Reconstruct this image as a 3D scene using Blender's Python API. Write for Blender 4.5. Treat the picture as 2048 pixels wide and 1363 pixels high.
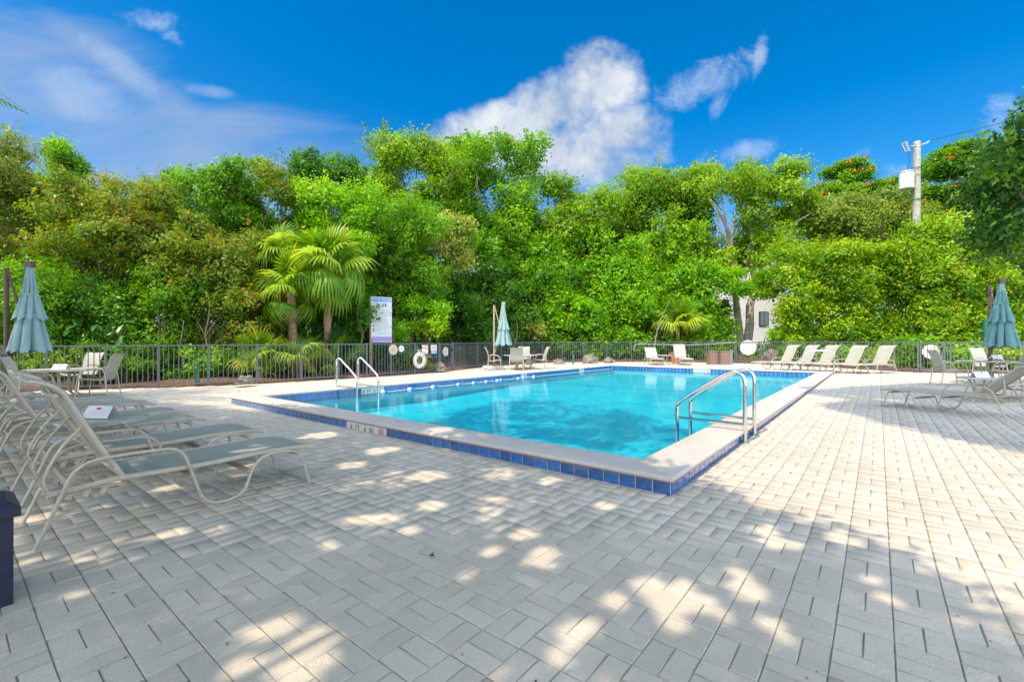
import bpy, math, random
import numpy as np
from mathutils import Vector, Matrix
R = math.radians
random.seed(7)
rng = np.random.default_rng(11)
sc = bpy.context.scene
col = sc.collection
for o in list(bpy.data.objects):
    bpy.data.objects.remove(o)

# ------------------------------------------------------------------ camera, world, sun, exposure
YAW = 0.6735
CX, CY, CH = 1.3425, -3.7845, 1.2626
cam_d = bpy.data.cameras.new('camera')
cam = bpy.data.objects.new('camera', cam_d)
col.objects.link(cam)
cam.location = (CX, CY, CH)
cam.rotation_euler = (math.pi / 2 + 0.0021, 0, YAW)
cam_d.sensor_width = 36
cam_d.lens = 16.142
cam_d.clip_start = 0.05
cam_d.clip_end = 3000
sc.camera = cam
FPX = 918.33
RX, RY = math.cos(YAW), math.sin(YAW)        # camera right in plan
FX, FY = -math.sin(YAW), math.cos(YAW)       # camera forward in plan


def at(px, d):
    """plan position d metres ahead of the viewpoint, in the direction of photo column px"""
    r = (px - 1024) / FPX * d
    return CX + r * RX + d * FX, CY + r * RY + d * FY


def zat(py, d):
    return CH + (683.4 - py) / FPX * d


SLOPE = 0.0046


def gz(y):
    return SLOPE * y


SUN_EL = 55.0
TRAV = Vector((0.10, 0.995, 0)).normalized()      # the way shadows fall, in plan
sun_d = bpy.data.lights.new('sun', 'SUN')
sun_d.energy = 2.0
sun_d.angle = R(0.53)
sun_d.color = (1.0, 0.84, 0.62)
sun = bpy.data.objects.new('sun', sun_d)
col.objects.link(sun)
tr = Vector((TRAV.x * math.cos(R(SUN_EL)), TRAV.y * math.cos(R(SUN_EL)), -math.sin(R(SUN_EL))))
sun.rotation_euler = tr.to_track_quat('-Z', 'Y').to_euler()
sun.location = (0, -30, 40)

world = bpy.data.worlds.new('World')
sc.world = world
world.use_nodes = True
wn, wl = world.node_tree.nodes, world.node_tree.links
wn.clear()


class NT:
    """small helper for math-heavy node trees"""
    def __init__(s, nodes, links):
        s.n, s.l = nodes, links

    def _in(s, node, idx, v):
        if isinstance(v, (int, float)):
            node.inputs[idx].default_value = v
        elif isinstance(v, tuple):
            node.inputs[idx].default_value = v
        else:
            s.l.new(v, node.inputs[idx])

    def m(s, op, a, b=0.0, c=0.0, clamp=False):
        n = s.n.new('ShaderNodeMath')
        n.operation = op
        n.use_clamp = clamp
        s._in(n, 0, a)
        s._in(n, 1, b)
        s._in(n, 2, c)
        return n.outputs[0]

    def dot(s, a, v):
        n = s.n.new('ShaderNodeVectorMath')
        n.operation = 'DOT_PRODUCT'
        s._in(n, 0, a)
        n.inputs[1].default_value = v
        return n.outputs['Value']

    def noise(s, vec, scale, detail=6, rough=0.55, dist=0.0, dims='3D'):
        n = s.n.new('ShaderNodeTexNoise')
        n.noise_dimensions = dims
        n.inputs['Scale'].default_value = scale
        n.inputs['Detail'].default_value = detail
        n.inputs['Roughness'].default_value = rough
        n.inputs['Distortion'].default_value = dist
        if vec is not None:
            s.l.new(vec, n.inputs['Vector'])
        return n.outputs['Fac']

    def ss(s, v, lo, hi, a=0.0, b=1.0):
        n = s.n.new('ShaderNodeMapRange')
        n.interpolation_type = 'SMOOTHSTEP'
        s._in(n, 0, v)
        n.inputs[1].default_value = lo
        n.inputs[2].default_value = hi
        n.inputs[3].default_value = a
        n.inputs[4].default_value = b
        return n.outputs[0]

    def mix(s, f, a, b, blend='MIX'):
        n = s.n.new('ShaderNodeMix')
        n.data_type = 'RGBA'
        n.blend_type = blend
        s._in(n, 0, f)
        for k, v in ((6, a), (7, b)):
            if isinstance(v, tuple):
                n.inputs[k].default_value = (*v[:3], 1)
            else:
                s.l.new(v, n.inputs[k])
        return n.outputs[2]


def build_sky():
    t = NT(wn, wl)
    sky = wn.new('ShaderNodeTexSky')
    sky.sky_type = 'NISHITA'
    sky.sun_disc = False
    sky.sun_elevation = R(SUN_EL)
    sky.sun_rotation = math.pi + math.atan2(TRAV.x, TRAV.y)
    sky.altitude = 0
    sky.air_density = 1.0
    sky.dust_density = 1.0
    sky.ozone_density = 3.0
    tc = wn.new('ShaderNodeTexCoord')
    d = tc.outputs['Generated']
    # tangent coordinates of the sky about the compass direction of the pool's far side
    f_ = t.dot(d, (FX, FY, 0))
    f = t.m('MAXIMUM', f_, 0.05)
    u = t.m('DIVIDE', t.dot(d, (RX, RY, 0)), f)
    v = t.m('DIVIDE', t.dot(d, (0, 0, 1)), f)
    comb = wn.new('ShaderNodeCombineXYZ')
    wl.new(u, comb.inputs[0])
    wl.new(v, comb.inputs[1])
    uv = comb.outputs[0]
    n1 = t.noise(uv, 4.0, 7, 0.62, 0.3)
    n2 = t.noise(uv, 14.0, 6, 0.6, 0.2)

    def blob(px, py, a, b, ang, soft=1.0):
        cu, cv = (px - 1024) / FPX, (683 - py) / FPX
        a /= FPX
        b /= FPX
        c, s_ = math.cos(R(ang)), math.sin(R(ang))
        du = t.m('SUBTRACT', u, cu)
        dv = t.m('SUBTRACT', v, cv)
        p = t.m('ADD', t.m('MULTIPLY', du, c / a), t.m('MULTIPLY', dv, s_ / a))
        q = t.m('ADD', t.m('MULTIPLY', du, -s_ / b), t.m('MULTIPLY', dv, c / b))
        r2 = t.m('ADD', t.m('MULTIPLY', p, p), t.m('MULTIPLY', q, q))
        return t.m('MULTIPLY', t.m('SUBTRACT', 1.0, r2), soft)

    def union(bs):
        r = bs[0]
        for b in bs[1:]:
            r = t.m('SMOOTH_MAX', r, b, 0.25)
        return t.m('MAXIMUM', r, -1.5)

    # the big cumulus
    big = union([blob(1205, 160, 85, 85, 80), blob(1120, 210, 165, 75, 28), blob(1000, 255, 150, 58, 12), blob(950, 300, 110, 50, 0),
                 blob(1235, 268, 112, 70, 4), blob(1090, 295, 190, 70, 0), blob(1190, 325, 150, 50, 5)])
    nb = t.m('ADD', t.m('MULTIPLY', t.m('SUBTRACT', n1, 0.5), 2.3), t.m('MULTIPLY', t.m('SUBTRACT', n2, 0.5), 1.5))
    dens_big = t.ss(t.m('ADD', big, nb), -0.25, 0.95)
    small = union([blob(1395, 165, 90, 40, 20), blob(1460, 150, 70, 32, 35), blob(1520, 110, 50, 14, 72),
                   blob(1440, 205, 40, 18, 60), blob(1480, 305, 95, 24, 12, 1.0), blob(1690, 330, 66, 17, 30),
                   blob(1790, 345, 50, 22, 0), blob(300, 40, 75, 26, -15), blob(345, 75, 32, 18, -40),
                   blob(2010, 235, 55, 45, 20), blob(1935, 330, 60, 22, 30)])
    n3 = t.noise(uv, 9.0, 8, 0.68, 0.6)
    dens_small = t.m('MULTIPLY', t.ss(t.m('ADD', small, t.m('MULTIPLY', t.m('SUBTRACT', n3, 0.5), 6.5)), -0.2, 2.2), 0.48)
    # thin veil and streaks towards the left
    mp = wn.new('ShaderNodeMapping')
    mp.inputs['Rotation'].default_value = (0, 0, R(38))
    mp.inputs['Scale'].default_value = (1.2, 5.0, 1)
    wl.new(uv, mp.inputs['Vector'])
    n4 = t.noise(mp.outputs[0], 2.2, 7, 0.55, 0.4)
    veil = union([blob(150, 230, 420, 160, -30), blob(260, 165, 260, 50, -35), blob(480, 330, 460, 110, -12),
                  blob(60, 150, 300, 90, -25), blob(980, 520, 600, 160, 0)])
    dens_veil = t.m('MULTIPLY', t.ss(t.m('ADD', veil, t.m('MULTIPLY', t.m('SUBTRACT', n4, 0.5), 3.4)), -0.6, 1.6), 0.78)
    puff = union([blob(250, 140, 100, 28, -38), blob(160, 190, 120, 50, -20), blob(420, 182, 60, 14, -8)])
    dens_puff = t.m('MULTIPLY', t.ss(t.m('ADD', puff, t.m('MULTIPLY', t.m('SUBTRACT', n3, 0.5), 2.6)), -0.3, 1.5), 0.35)
    front = t.ss(f_, 0.05, 0.3)
    # elsewhere in the sky: scattered cloud, made brighter than in view as added fill light
    n5 = t.noise(d, 2.6, 7, 0.6, 0.2)
    rest = t.m('MULTIPLY', t.m('SUBTRACT', 1.0, front), t.ss(n5, 0.36, 0.66, 0.30, 1.0))
    grade = wn.new('ShaderNodeHueSaturation')
    grade.inputs['Hue'].default_value = 0.499
    grade.inputs['Saturation'].default_value = 1.5
    grade.inputs['Value'].default_value = 0.56
    wl.new(sky.outputs[0], grade.inputs['Color'])
    c = grade.outputs[0]
    c = t.mix(t.m('MULTIPLY', dens_veil, front), c, (1.0, 1.35, 2.0))
    c = t.mix(t.m('MULTIPLY', dens_puff, front), c, (1.8, 2.15, 2.7))
    c = t.mix(t.m('MULTIPLY', dens_small, front), c, (2.2, 2.5, 2.95))
    shade = t.ss(t.m('ADD', n1, t.m('MULTIPLY', n2, 0.5)), 0.55, 0.95)
    bigcol = t.mix(shade, (1.35, 1.6, 1.95), (2.5, 2.6, 2.7))
    c = t.mix(t.m('MULTIPLY', t.m('MULTIPLY', dens_big, 0.93), front), c, bigcol)
    c = t.mix(rest, c, (9.2, 9.8, 11.0))
    bg = wn.new('ShaderNodeBackground')
    bg.inputs['Strength'].default_value = 0.15
    wl.new(c, bg.inputs['Color'])
    out = wn.new('ShaderNodeOutputWorld')
    wl.new(bg.outputs[0], out.inputs['Surface'])


build_sky()
world.cycles.sampling_method = 'MANUAL'
world.cycles.sample_map_resolution = 512
sc.view_settings.view_transform = 'Standard'
sc.view_settings.look = 'None'
sc.view_settings.gamma = 1
sc.view_settings.use_curve_mapping = False
sc.view_settings.exposure = 1.30
sc.cycles.max_bounces = 8
sc.cycles.transparent_max_bounces = 12
sc.cycles.diffuse_bounces = 4
sc.cycles.glossy_bounces = 3
sc.cycles.transmission_bounces = 4
sc.cycles.caustics_reflective = False
sc.cycles.caustics_refractive = False

# ------------------------------------------------------------------ materials
MATS = {}


def mat(name, base, rough=0.6, metal=0.0, var=0.0, vscale=8.0, bump=0.0, bscale=60.0, spec=None, dirt=None, coords='Object', isl=0.0, coat=0.0):
    if name in MATS:
        return MATS[name]
    m = bpy.data.materials.new(name)
    m.use_nodes = True
    n, l = m.node_tree.nodes, m.node_tree.links
    t = NT(n, l)
    b = n['Principled BSDF']
    b.inputs['Roughness'].default_value = rough
    b.inputs['Metallic'].default_value = metal
    if spec is not None:
        b.inputs['Specular IOR Level'].default_value = spec
    b.inputs['Coat Weight'].default_value = coat
    if coat > .9:
        b.inputs['Coat IOR'].default_value = 1.6
        b.inputs['Coat Roughness'].default_value = 0.06
    tc = n.new('ShaderNodeTexCoord')
    vec = n.new('ShaderNodeNewGeometry').outputs['Position'] if coords == 'World' else tc.outputs[coords]
    c = None
    if var:
        f = t.noise(vec, vscale, 4, 0.6)
        f = t.ss(f, 0.3, 0.7)
        c = t.mix(f, tuple(x * (1 - var) for x in base), tuple(min(1, x * (1 + var)) for x in base))
    if isl:
        g = n.new('ShaderNodeNewGeometry')
        oi = n.new('ShaderNodeObjectInfo')
        r = t.m('FRACT', t.m('ADD', g.outputs['Random Per Island'], oi.outputs['Random']))
        k = t.ss(r, 0, 1, 1 - isl, 1 + isl)
        cc = n.new('ShaderNodeCombineColor')
        for q in range(3):
            l.new(k, cc.inputs[q])
        c = t.mix(1.0, c if c is not None else tuple(base), cc.outputs[0], 'MULTIPLY')
    if dirt:
        dcol, amt, ds = dirt
        f = t.noise(vec, ds, 6, 0.7)
        c = t.mix(t.m('MULTIPLY', t.ss(f, 0.5, 0.72), amt), c if c is not None else tuple(base), dcol)
    if c is None:
        b.inputs['Base Color'].default_value = (*base, 1)
    else:
        l.new(c, b.inputs['Base Color'])
    if bump:
        f = t.noise(vec, bscale, 4, 0.6)
        bn = n.new('ShaderNodeBump')
        bn.inputs['Strength'].default_value = bump
        bn.inputs['Distance'].default_value = 0.01
        l.new(f, bn.inputs['Height'])
        l.new(bn.outputs[0], b.inputs['Normal'])
    MATS[name] = m
    return m


def leaf_mat(name, dark, mid, light, accent=None, acc_amt=0.04, trans=0.45, rough=0.38):
    if name in MATS:
        return MATS[name]
    m = bpy.data.materials.new(name)
    m.use_nodes = True
    n, l = m.node_tree.nodes, m.node_tree.links
    n.clear()
    t = NT(n, l)
    dark, mid, light = [tuple(min(.62, v * g) for v, g in zip(c_, (1.6, 1.5, 1.4))) for c_ in (dark, mid, light)]
    a1 = n.new('ShaderNodeAttribute')
    a1.attribute_name = 'leaf'
    a2 = n.new('ShaderNodeAttribute')
    a2.attribute_name = 'clump'
    lf, cl = a1.outputs['Fac'], a2.outputs['Fac']
    mixf = t.m('ADD', t.m('MULTIPLY', lf, 0.28), t.m('MULTIPLY', cl, 0.72))
    c = t.mix(t.ss(mixf, 0.08, 0.5), dark, mid)
    c = t.mix(t.ss(mixf, 0.5, 0.95), c, light)
    if accent is not None:
        k = t.m('FRACT', t.m('ADD', t.m('MULTIPLY', lf, 7.31), t.m('MULTIPLY', cl, 0.13)))
        cgate = t.ss(cl, 0.25, 0.8, 0.35, 1.8)
        k2 = t.m('LESS_THAN', k, t.m('MULTIPLY', cgate, acc_amt))
        c = t.mix(k2, c, accent)
    di = n.new('ShaderNodeBsdfPrincipled')
    di.inputs['Roughness'].default_value = rough
    di.inputs['Specular IOR Level'].default_value = 0.3
    l.new(c, di.inputs['Base Color'])
    tl = n.new('ShaderNodeBsdfTranslucent')
    hs = n.new('ShaderNodeHueSaturation')
    hs.inputs['Hue'].default_value = 0.485
    hs.inputs['Saturation'].default_value = 1.1
    hs.inputs['Value'].default_value = 1.5
    l.new(c, hs.inputs['Color'])
    l.new(hs.outputs[0], tl.inputs['Color'])
    mx = n.new('ShaderNodeMixShader')
    mx.inputs[0].default_value = trans
    l.new(di.outputs[0], mx.inputs[1])
    l.new(tl.outputs[0], mx.inputs[2])
    out = n.new('ShaderNodeOutputMaterial')
    l.new(mx.outputs[0], out.inputs['Surface'])
    MATS[name] = m
    return m


def water_mat():
    m = bpy.data.materials.new('pool_water')
    m.use_nodes = True
    n, l = m.node_tree.nodes, m.node_tree.links
    n.clear()
    t = NT(n, l)
    tc = n.new('ShaderNodeTexCoord')
    mp = n.new('ShaderNodeMapping')
    mp.inputs['Rotation'].default_value = (0, 0, YAW)
    mp.inputs['Scale'].default_value = (1.0, 0.45, 1)
    l.new(tc.outputs['Object'], mp.inputs['Vector'])
    f1 = t.noise(mp.outputs[0], 5.0, 3, 0.5, 0.3)
    f2 = t.noise(mp.outputs[0], 22.0, 2, 0.5)
    h = t.m('ADD', f1, t.m('MULTIPLY', f2, 0.25))
    bn = n.new('ShaderNodeBump')
    bn.inputs['Strength'].default_value = 0.16
    bn.inputs['Distance'].default_value = 0.03
    l.new(h, bn.inputs['Height'])
    fr = n.new('ShaderNodeFresnel')
    fr.inputs['IOR'].default_value = 1.22
    l.new(bn.outputs[0], fr.inputs['Normal'])
    gl = n.new('ShaderNodeBsdfGlossy')
    gl.inputs['Roughness'].default_value = 0.015
    l.new(bn.outputs[0], gl.inputs['Normal'])
    tp = n.new('ShaderNodeBsdfTransparent')
    tp.inputs['Color'].default_value = (0.16, 0.78, 0.91, 1)
    mx = n.new('ShaderNodeMixShader')
    l.new(t.m('MULTIPLY', fr.outputs[0], 0.8), mx.inputs[0])
    l.new(tp.outputs[0], mx.inputs[1])
    l.new(gl.outputs[0], mx.inputs[2])
    out = n.new('ShaderNodeOutputMaterial')
    l.new(mx.outputs[0], out.inputs['Surface'])
    return m


M_PAVER = mat('paver_concrete', (0.60, 0.54, 0.455), 0.85, var=0.10, vscale=0.9, bump=0.6, bscale=120, spec=0.25,
              dirt=((0.34, 0.30, 0.25), 0.42, 75.0), isl=0.06, coords='World')
M_PAVER_EDGE_SHADE = mat('paver_chamfer_shade', (0.42, 0.385, 0.33), 0.95, var=0.25, vscale=5, spec=0.2)  # joint shading painted in: chamfers and sides darker than the paver tops
M_SAND = mat('joint_sand', (0.17, 0.15, 0.125), 0.95, var=0.2, vscale=20)
M_COPING = mat('coping_stone', (0.55, 0.52, 0.475), 0.8, var=0.05, vscale=3, bump=0.6, bscale=220, spec=0.3,
               dirt=((0.30, 0.29, 0.28), 0.45, 70.0))
M_TILE = mat('blue_tile', (0.006, 0.10, 0.31), 0.16, var=0.5, vscale=14, isl=0.22, spec=0.6, coat=1.0)
M_GROUT = mat('grout', (0.60, 0.60, 0.60), 0.8)
M_GROUTLINE = mat('red_brown_mortar', (0.33, 0.13, 0.10), 0.9)
M_MARK = mat('marker_tile', (0.62, 0.61, 0.57), 0.35)
M_BLACK = mat('black_print', (0.02, 0.02, 0.025), 0.6)
M_RED = mat('red_print', (0.50, 0.04, 0.03), 0.5)
M_PLASTER = mat('pool_plaster', (0.72, 0.78, 0.80), 0.8, var=0.10, vscale=2.0)
M_STEEL = mat('stainless_steel', (0.78, 0.76, 0.72), 0.16, 1.0, var=0.04, vscale=30)
M_FENCE = mat('fence_paint', (0.105, 0.12, 0.15), 0.4, var=0.08, vscale=5)
M_FRAME = mat('furniture_frame', (0.44, 0.395, 0.32), 0.4, var=0.06, vscale=20, dirt=((0.30, 0.27, 0.22), 0.4, 30))
M_SLING = mat('sling_fabric', (0.37, 0.375, 0.325), 0.7, var=0.07, vscale=6, bump=0.35, bscale=400)
M_PIPING = mat('sling_piping', (0.55, 0.50, 0.38), 0.6)
M_TABLE = mat('table_top', (0.50, 0.47, 0.42), 0.35, var=0.05, vscale=30, bump=0.15, bscale=90)
M_CARD = mat('card_white', (0.74, 0.75, 0.79), 0.6)
M_LOGO = mat('card_red', (0.55, 0.06, 0.07), 0.6)
M_PRINT = mat('card_grey', (0.35, 0.37, 0.42), 0.6)
M_UMB = mat('umbrella_fabric', (0.24, 0.38, 0.40), 0.85, var=0.08, vscale=3, bump=0.3, bscale=200)
M_UMB_D = mat('umbrella_fabric_teal', (0.13, 0.29, 0.30), 0.85, var=0.08, vscale=3, bump=0.3, bscale=200)
M_BROWN = mat('brown_paint', (0.12, 0.075, 0.06), 0.5, var=0.1, vscale=6)
M_TAN = mat('tan_paint', (0.42, 0.33, 0.25), 0.55, var=0.08, vscale=6)
M_CONC = mat('concrete', (0.48, 0.46, 0.43), 0.9, var=0.12, vscale=5, bump=0.4)
M_BIN = mat('navy_plastic', (0.008, 0.013, 0.036), 0.42, var=0.25, vscale=10, dirt=((0.03, 0.035, 0.06), 0.5, 30), bump=0.1)
M_DARK = mat('dark_gap', (0.01, 0.01, 0.012), 0.9)
M_BARK = mat('bark', (0.20, 0.155, 0.11), 0.9, var=0.3, vscale=10, bump=0.8, bscale=30)
M_BARKP = mat('pale_bark', (0.52, 0.46, 0.40), 0.9, var=0.25, vscale=6, bump=0.7, bscale=24)
M_TWIG = mat('twig', (0.26, 0.20, 0.14), 0.9)
M_SOIL = mat('mulch_soil', (0.14, 0.075, 0.045), 1.0, var=0.4, vscale=14, bump=1.0, bscale=30)
M_GRASS = mat('grass_ground', (0.07, 0.11, 0.03), 0.95, var=0.35, vscale=4)
M_ROCK = mat('rock', (0.20, 0.175, 0.145), 0.95, var=0.3, vscale=5, bump=1.0, bscale=14)
M_WHITE = mat('white_paint', (0.80, 0.79, 0.77), 0.5)
M_STUCCO = mat('white_stucco', (0.72, 0.74, 0.74), 0.9, var=0.05, vscale=2, bump=0.3)
M_GLASS = mat('window_glass', (0.02, 0.03, 0.035), 0.08, spec=0.8)
M_WOODF = mat('fence_wood', (0.36, 0.26, 0.18), 0.85, var=0.2, vscale=8)
M_POLE = mat('weathered_pole', (0.37, 0.36, 0.31), 0.9, var=0.25, vscale=5, bump=0.7, bscale=18, dirt=((0.16, 0.13, 0.10), 0.7, 8))
M_GREY = mat('galvanised', (0.45, 0.46, 0.48), 0.4, 0.6)
M_WIRE = mat('black_wire', (0.02, 0.02, 0.022), 0.6)
M_GREENP = mat('green_paint', (0.01, 0.16, 0.10), 0.4)
M_BLUE = mat('blue_plastic', (0.02, 0.22, 0.75), 0.4)
M_WPLAST = mat('white_plastic', (0.78, 0.78, 0.76), 0.35)
M_RING = mat('ring_buoy_shell', (0.66, 0.63, 0.60), 0.6, var=0.1, vscale=7)
M_ROPE = mat('rope_yellow', (0.55, 0.42, 0.10), 0.8)
M_BOXB = mat('brown_resin', (0.20, 0.135, 0.11), 0.6, var=0.06, vscale=6)
M_TERRA = mat('terracotta', (0.42, 0.15, 0.07), 0.85, var=0.15, vscale=5)
M_SIGNB = mat('sign_blue', (0.02, 0.22, 0.62), 0.4)
M_PINK = mat('sign_pink', (0.75, 0.10, 0.25), 0.5)
M_CLOCK = mat('dial_cream', (0.56, 0.50, 0.33), 0.5, var=0.12, vscale=9)
M_SIGNBACK = mat('sign_back_white', (0.72, 0.72, 0.70), 0.4)

# ------------------------------------------------------------------ object helpers


def tag(o, label=None, cat=None, group=None, kind=None):
    if label:
        o['label'] = label
    if cat:
        o['category'] = cat
    if group:
        o['group'] = group
    if kind:
        o['kind'] = kind
    return o


def empty(name, loc=(0, 0, 0), rz=0.0, label=None, cat=None, group=None):
    o = bpy.data.objects.new(name, None)
    col.objects.link(o)
    o.location = loc
    o.rotation_euler = (0, 0, rz)
    o.empty_display_size = 0.1
    return tag(o, label, cat, group)


def link(name, me, parent=None, loc=None, rot=None):
    o = bpy.data.objects.new(name, me)
    col.objects.link(o)
    if parent:
        o.parent = parent
    if loc is not None:
        o.location = loc
    if rot is not None:
        o.rotation_euler = rot
    return o


def kids(o):
    return [c for c in ALLKIDS.get(o.name, [])]


ALLKIDS = {}


def copy_tree(o, parent=None):
    c = o.copy()
    col.objects.link(c)
    if parent:
        c.parent = parent
        c.matrix_parent_inverse = o.matrix_parent_inverse
    for ch in [x for x in o.children]:
        copy_tree(ch, c)
    return c


class MB:
    def __init__(s):
        s.v, s.f, s.mi = [], [], []
        s.cur = 0

    def add(s, vs, fs):
        k = len(s.v)
        s.v += [tuple(v) for v in vs]
        s.f += [tuple(k + i for i in f) for f in fs]
        s.mi += [s.cur] * len(fs)

    def box(s, c, d, rz=0.0, rx=0.0, taper=1.0):
        x, y, z = d[0] / 2, d[1] / 2, d[2] / 2
        M = Matrix.Rotation(rz, 3, 'Z') @ Matrix.Rotation(rx, 3, 'X')
        vs = []
        for dz in (-1, 1):
            k = taper if dz > 0 else 1
            for dx, dy in ((-1, -1), (1, -1), (1, 1), (-1, 1)):
                vs.append(M @ Vector((dx * x * k, dy * y * k, dz * z)) + Vector(c))
        s.add(vs, [(0, 3, 2, 1), (4, 5, 6, 7), (0, 1, 5, 4), (1, 2, 6, 5), (2, 3, 7, 6), (3, 0, 4, 7)])

    def tube(s, pts, r, n=8, closed=False, r2=None, caps=True, up=None):
        pts = [Vector(p) for p in pts]
        rs = r if isinstance(r, (list, tuple)) else [r] * len(pts)
        N = len(pts)
        prev = None
        k0 = len(s.v)
        for i, p in enumerate(pts):
            if closed:
                t = (pts[(i + 1) % N] - pts[i - 1]).normalized()
            else:
                t = (pts[min(i + 1, N - 1)] - pts[max(i - 1, 0)]).normalized()
            if prev is None:
                a = Vector(up) if up else (Vector((0, 0, 1)) if abs(t.z) < 0.9 else Vector((1, 0, 0)))
                b = (a - t * a.dot(t)).normalized()
            else:
                b = (prev - t * prev.dot(t)).normalized()
            prev = b
            c = t.cross(b)
            q = (r2 / rs[i] if r2 else 1.0)
            for k in range(n):
                an = 2 * math.pi * k / n
                s.v.append(tuple(p + b * (math.cos(an) * rs[i]) + c * (math.sin(an) * rs[i] * q)))
        m = N if closed else N - 1
        for i in range(m):
            for k in range(n):
                a, b_ = k0 + i * n + k, k0 + i * n + (k + 1) % n
                c_, d_ = k0 + ((i + 1) % N) * n + (k + 1) % n, k0 + ((i + 1) % N) * n + k
                s.f.append((a, b_, c_, d_))
                s.mi.append(s.cur)
        if caps and not closed:
            s.f.append(tuple(k0 + k for k in range(n))[::-1])
            s.f.append(tuple(k0 + (N - 1) * n + k for k in range(n)))
            s.mi += [s.cur, s.cur]

    def lathe(s, prof, n=24, c=(0, 0, 0)):
        k0 = len(s.v)
        for r, z in prof:
            for k in range(n):
                a = 2 * math.pi * k / n
                s.v.append((c[0] + r * math.cos(a), c[1] + r * math.sin(a), c[2] + z))
        for i in range(len(prof) - 1):
            for k in range(n):
                s.f.append((k0 + i * n + k, k0 + i * n + (k + 1) % n, k0 + (i + 1) * n + (k + 1) % n, k0 + (i + 1) * n + k))
                s.mi.append(s.cur)

    def sheet(s, rows, thick=0.0):
        """grid of points rows[i][j]"""
        k0 = len(s.v)
        w = len(rows[0])
        for r_ in rows:
            s.v += [tuple(p) for p in r_]
        for i in range(len(rows) - 1):
            for j in range(w - 1):
                s.f.append((k0 + i * w + j, k0 + i * w + j + 1, k0 + (i + 1) * w + j + 1, k0 + (i + 1) * w + j))
                s.mi.append(s.cur)

    def mesh(s, name, mats, smooth=True, auto=40):
        me = bpy.data.meshes.new(name)
        me.from_pydata(s.v, [], s.f)
        for m in (mats if isinstance(mats, (list, tuple)) else [mats]):
            me.materials.append(m)
        if any(s.mi):
            me.polygons.foreach_set('material_index', s.mi)
        if smooth:
            me.polygons.foreach_set('use_smooth', [True] * len(me.polygons))
            try:
                me.set_sharp_from_angle(angle=R(auto))
            except Exception:
                pass
        me.update()
        return me

    def build(s, name, mats, parent=None, smooth=True, loc=None, rot=None, auto=40):
        return link(name, s.mesh(name, mats, smooth, auto), parent, loc, rot)


def cr(pts, n=5, closed=False):
    """Catmull-Rom through points"""
    P = [Vector(p) for p in pts]
    N = len(P)
    out = []
    rngs = range(N) if closed else range(N - 1)
    for i in rngs:
        if closed:
            p0, p1, p2, p3 = P[i - 1], P[i], P[(i + 1) % N], P[(i + 2) % N]
        else:
            p0, p1, p2, p3 = P[max(i - 1, 0)], P[i], P[i + 1], P[min(i + 2, N - 1)]
        for k in range(n):
            t = k / n
            out.append(0.5 * ((2 * p1) + (p2 - p0) * t + (2 * p0 - 5 * p1 + 4 * p2 - p3) * t * t + (3 * p1 - p0 - 3 * p2 + p3) * t ** 3))
    if not closed:
        out.append(P[-1])
    return out


def text_mesh(body, size, m, align='LEFT', ext=0.0008, sx=1.0):
    cu = bpy.data.curves.new('print', 'FONT')
    cu.body = body
    cu.size = size
    cu.align_x = align
    cu.extrude = ext
    cu.resolution_u = 2
    cu.materials.append(m)
    o = bpy.data.objects.new('print', cu)
    col.objects.link(o)
    dg = bpy.context.evaluated_depsgraph_get()
    me = bpy.data.meshes.new_from_object(o.evaluated_get(dg))
    bpy.data.objects.remove(o)
    if sx != 1.0:
        for v in me.vertices:
            v.co.x *= sx
    return me


def bevel_box_mesh(name, m, w, d, h, b=0.0042, bz=0.0032):
    """block with softly chamfered top edges, z from -h to 0"""
    x, y = w / 2, d / 2
    vs = []
    for (ox, oy, z) in ((x, y, -h), (x, y, -bz), (x - b, y - b, 0)):
        vs += [(-ox, -oy, z), (ox, -oy, z), (ox, oy, z), (-ox, oy, z)]
    fs = []
    for r in (0, 4):
        for k in range(4):
            fs.append((r + k, r + (k + 1) % 4, r + 4 + (k + 1) % 4, r + 4 + k))
    fs.append((8, 9, 10, 11))
    me = bpy.data.meshes.new(name)
    me.from_pydata(vs, [], fs)
    me.materials.append(m)
    me.materials.append(M_PAVER_EDGE_SHADE)
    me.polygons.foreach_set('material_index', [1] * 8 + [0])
    return me


def inpoly(x, y, P):
    c = False
    j = len(P) - 1
    for i in range(len(P)):
        xi, yi = P[i]
        xj, yj = P[j]
        if (yi > y) != (yj > y) and x < (xj - xi) * (y - yi) / (yj - yi) + xi:
            c = not c
        j = i
    return c


# ------------------------------------------------------------------ setting: ground, deck, pavers
PW, PL = 9.08, 17.0           # pool outer width (x) and length (y)
ZT = 0.108                    # underside of the coping
ZC = 0.153                    # top of the coping
CI = 0.42                     # coping width
ZW = -0.03                    # water level

F1 = [(-18.2, -5.6), (-17.1, -4.0), (-16.25, -2.77), (-15.59, -2.0), (-14.85, -0.96), (-14.17, 0.03), (-13.61, 1.06), (-13.13, 2.17), (-12.89, 3.39),
      (-12.73, 4.56), (-12.6, 5.56), (-12.57, 6.55), (-12.56, 7.65), (-12.63, 8.96)]
G1 = [(-12.63, 8.96), (-12.75, 9.85)]
F2 = [(-12.75, 9.85), (-13.5, 12.2), (-13.8, 14.3), (-13.75, 16.0), (-13.45, 17.54), (-12.93, 18.8), (-12.08, 19.77), (-11.08, 20.7),
      (-9.92, 21.5), (-8.77, 22.17), (-7.44, 22.89), (-6.17, 23.5), (-4.91, 24.0)]
G2 = [(-4.91, 24.0), (-3.6, 24.0)]
F3 = [(-3.6, 24.0), (-2.22, 23.1), (-0.96, 22.05), (0.08, 21.3), (1.02, 20.64), (1.84, 20.09), (2.53, 19.75)]
G3 = [(2.53, 19.75), (3.29, 20.0)]
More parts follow.
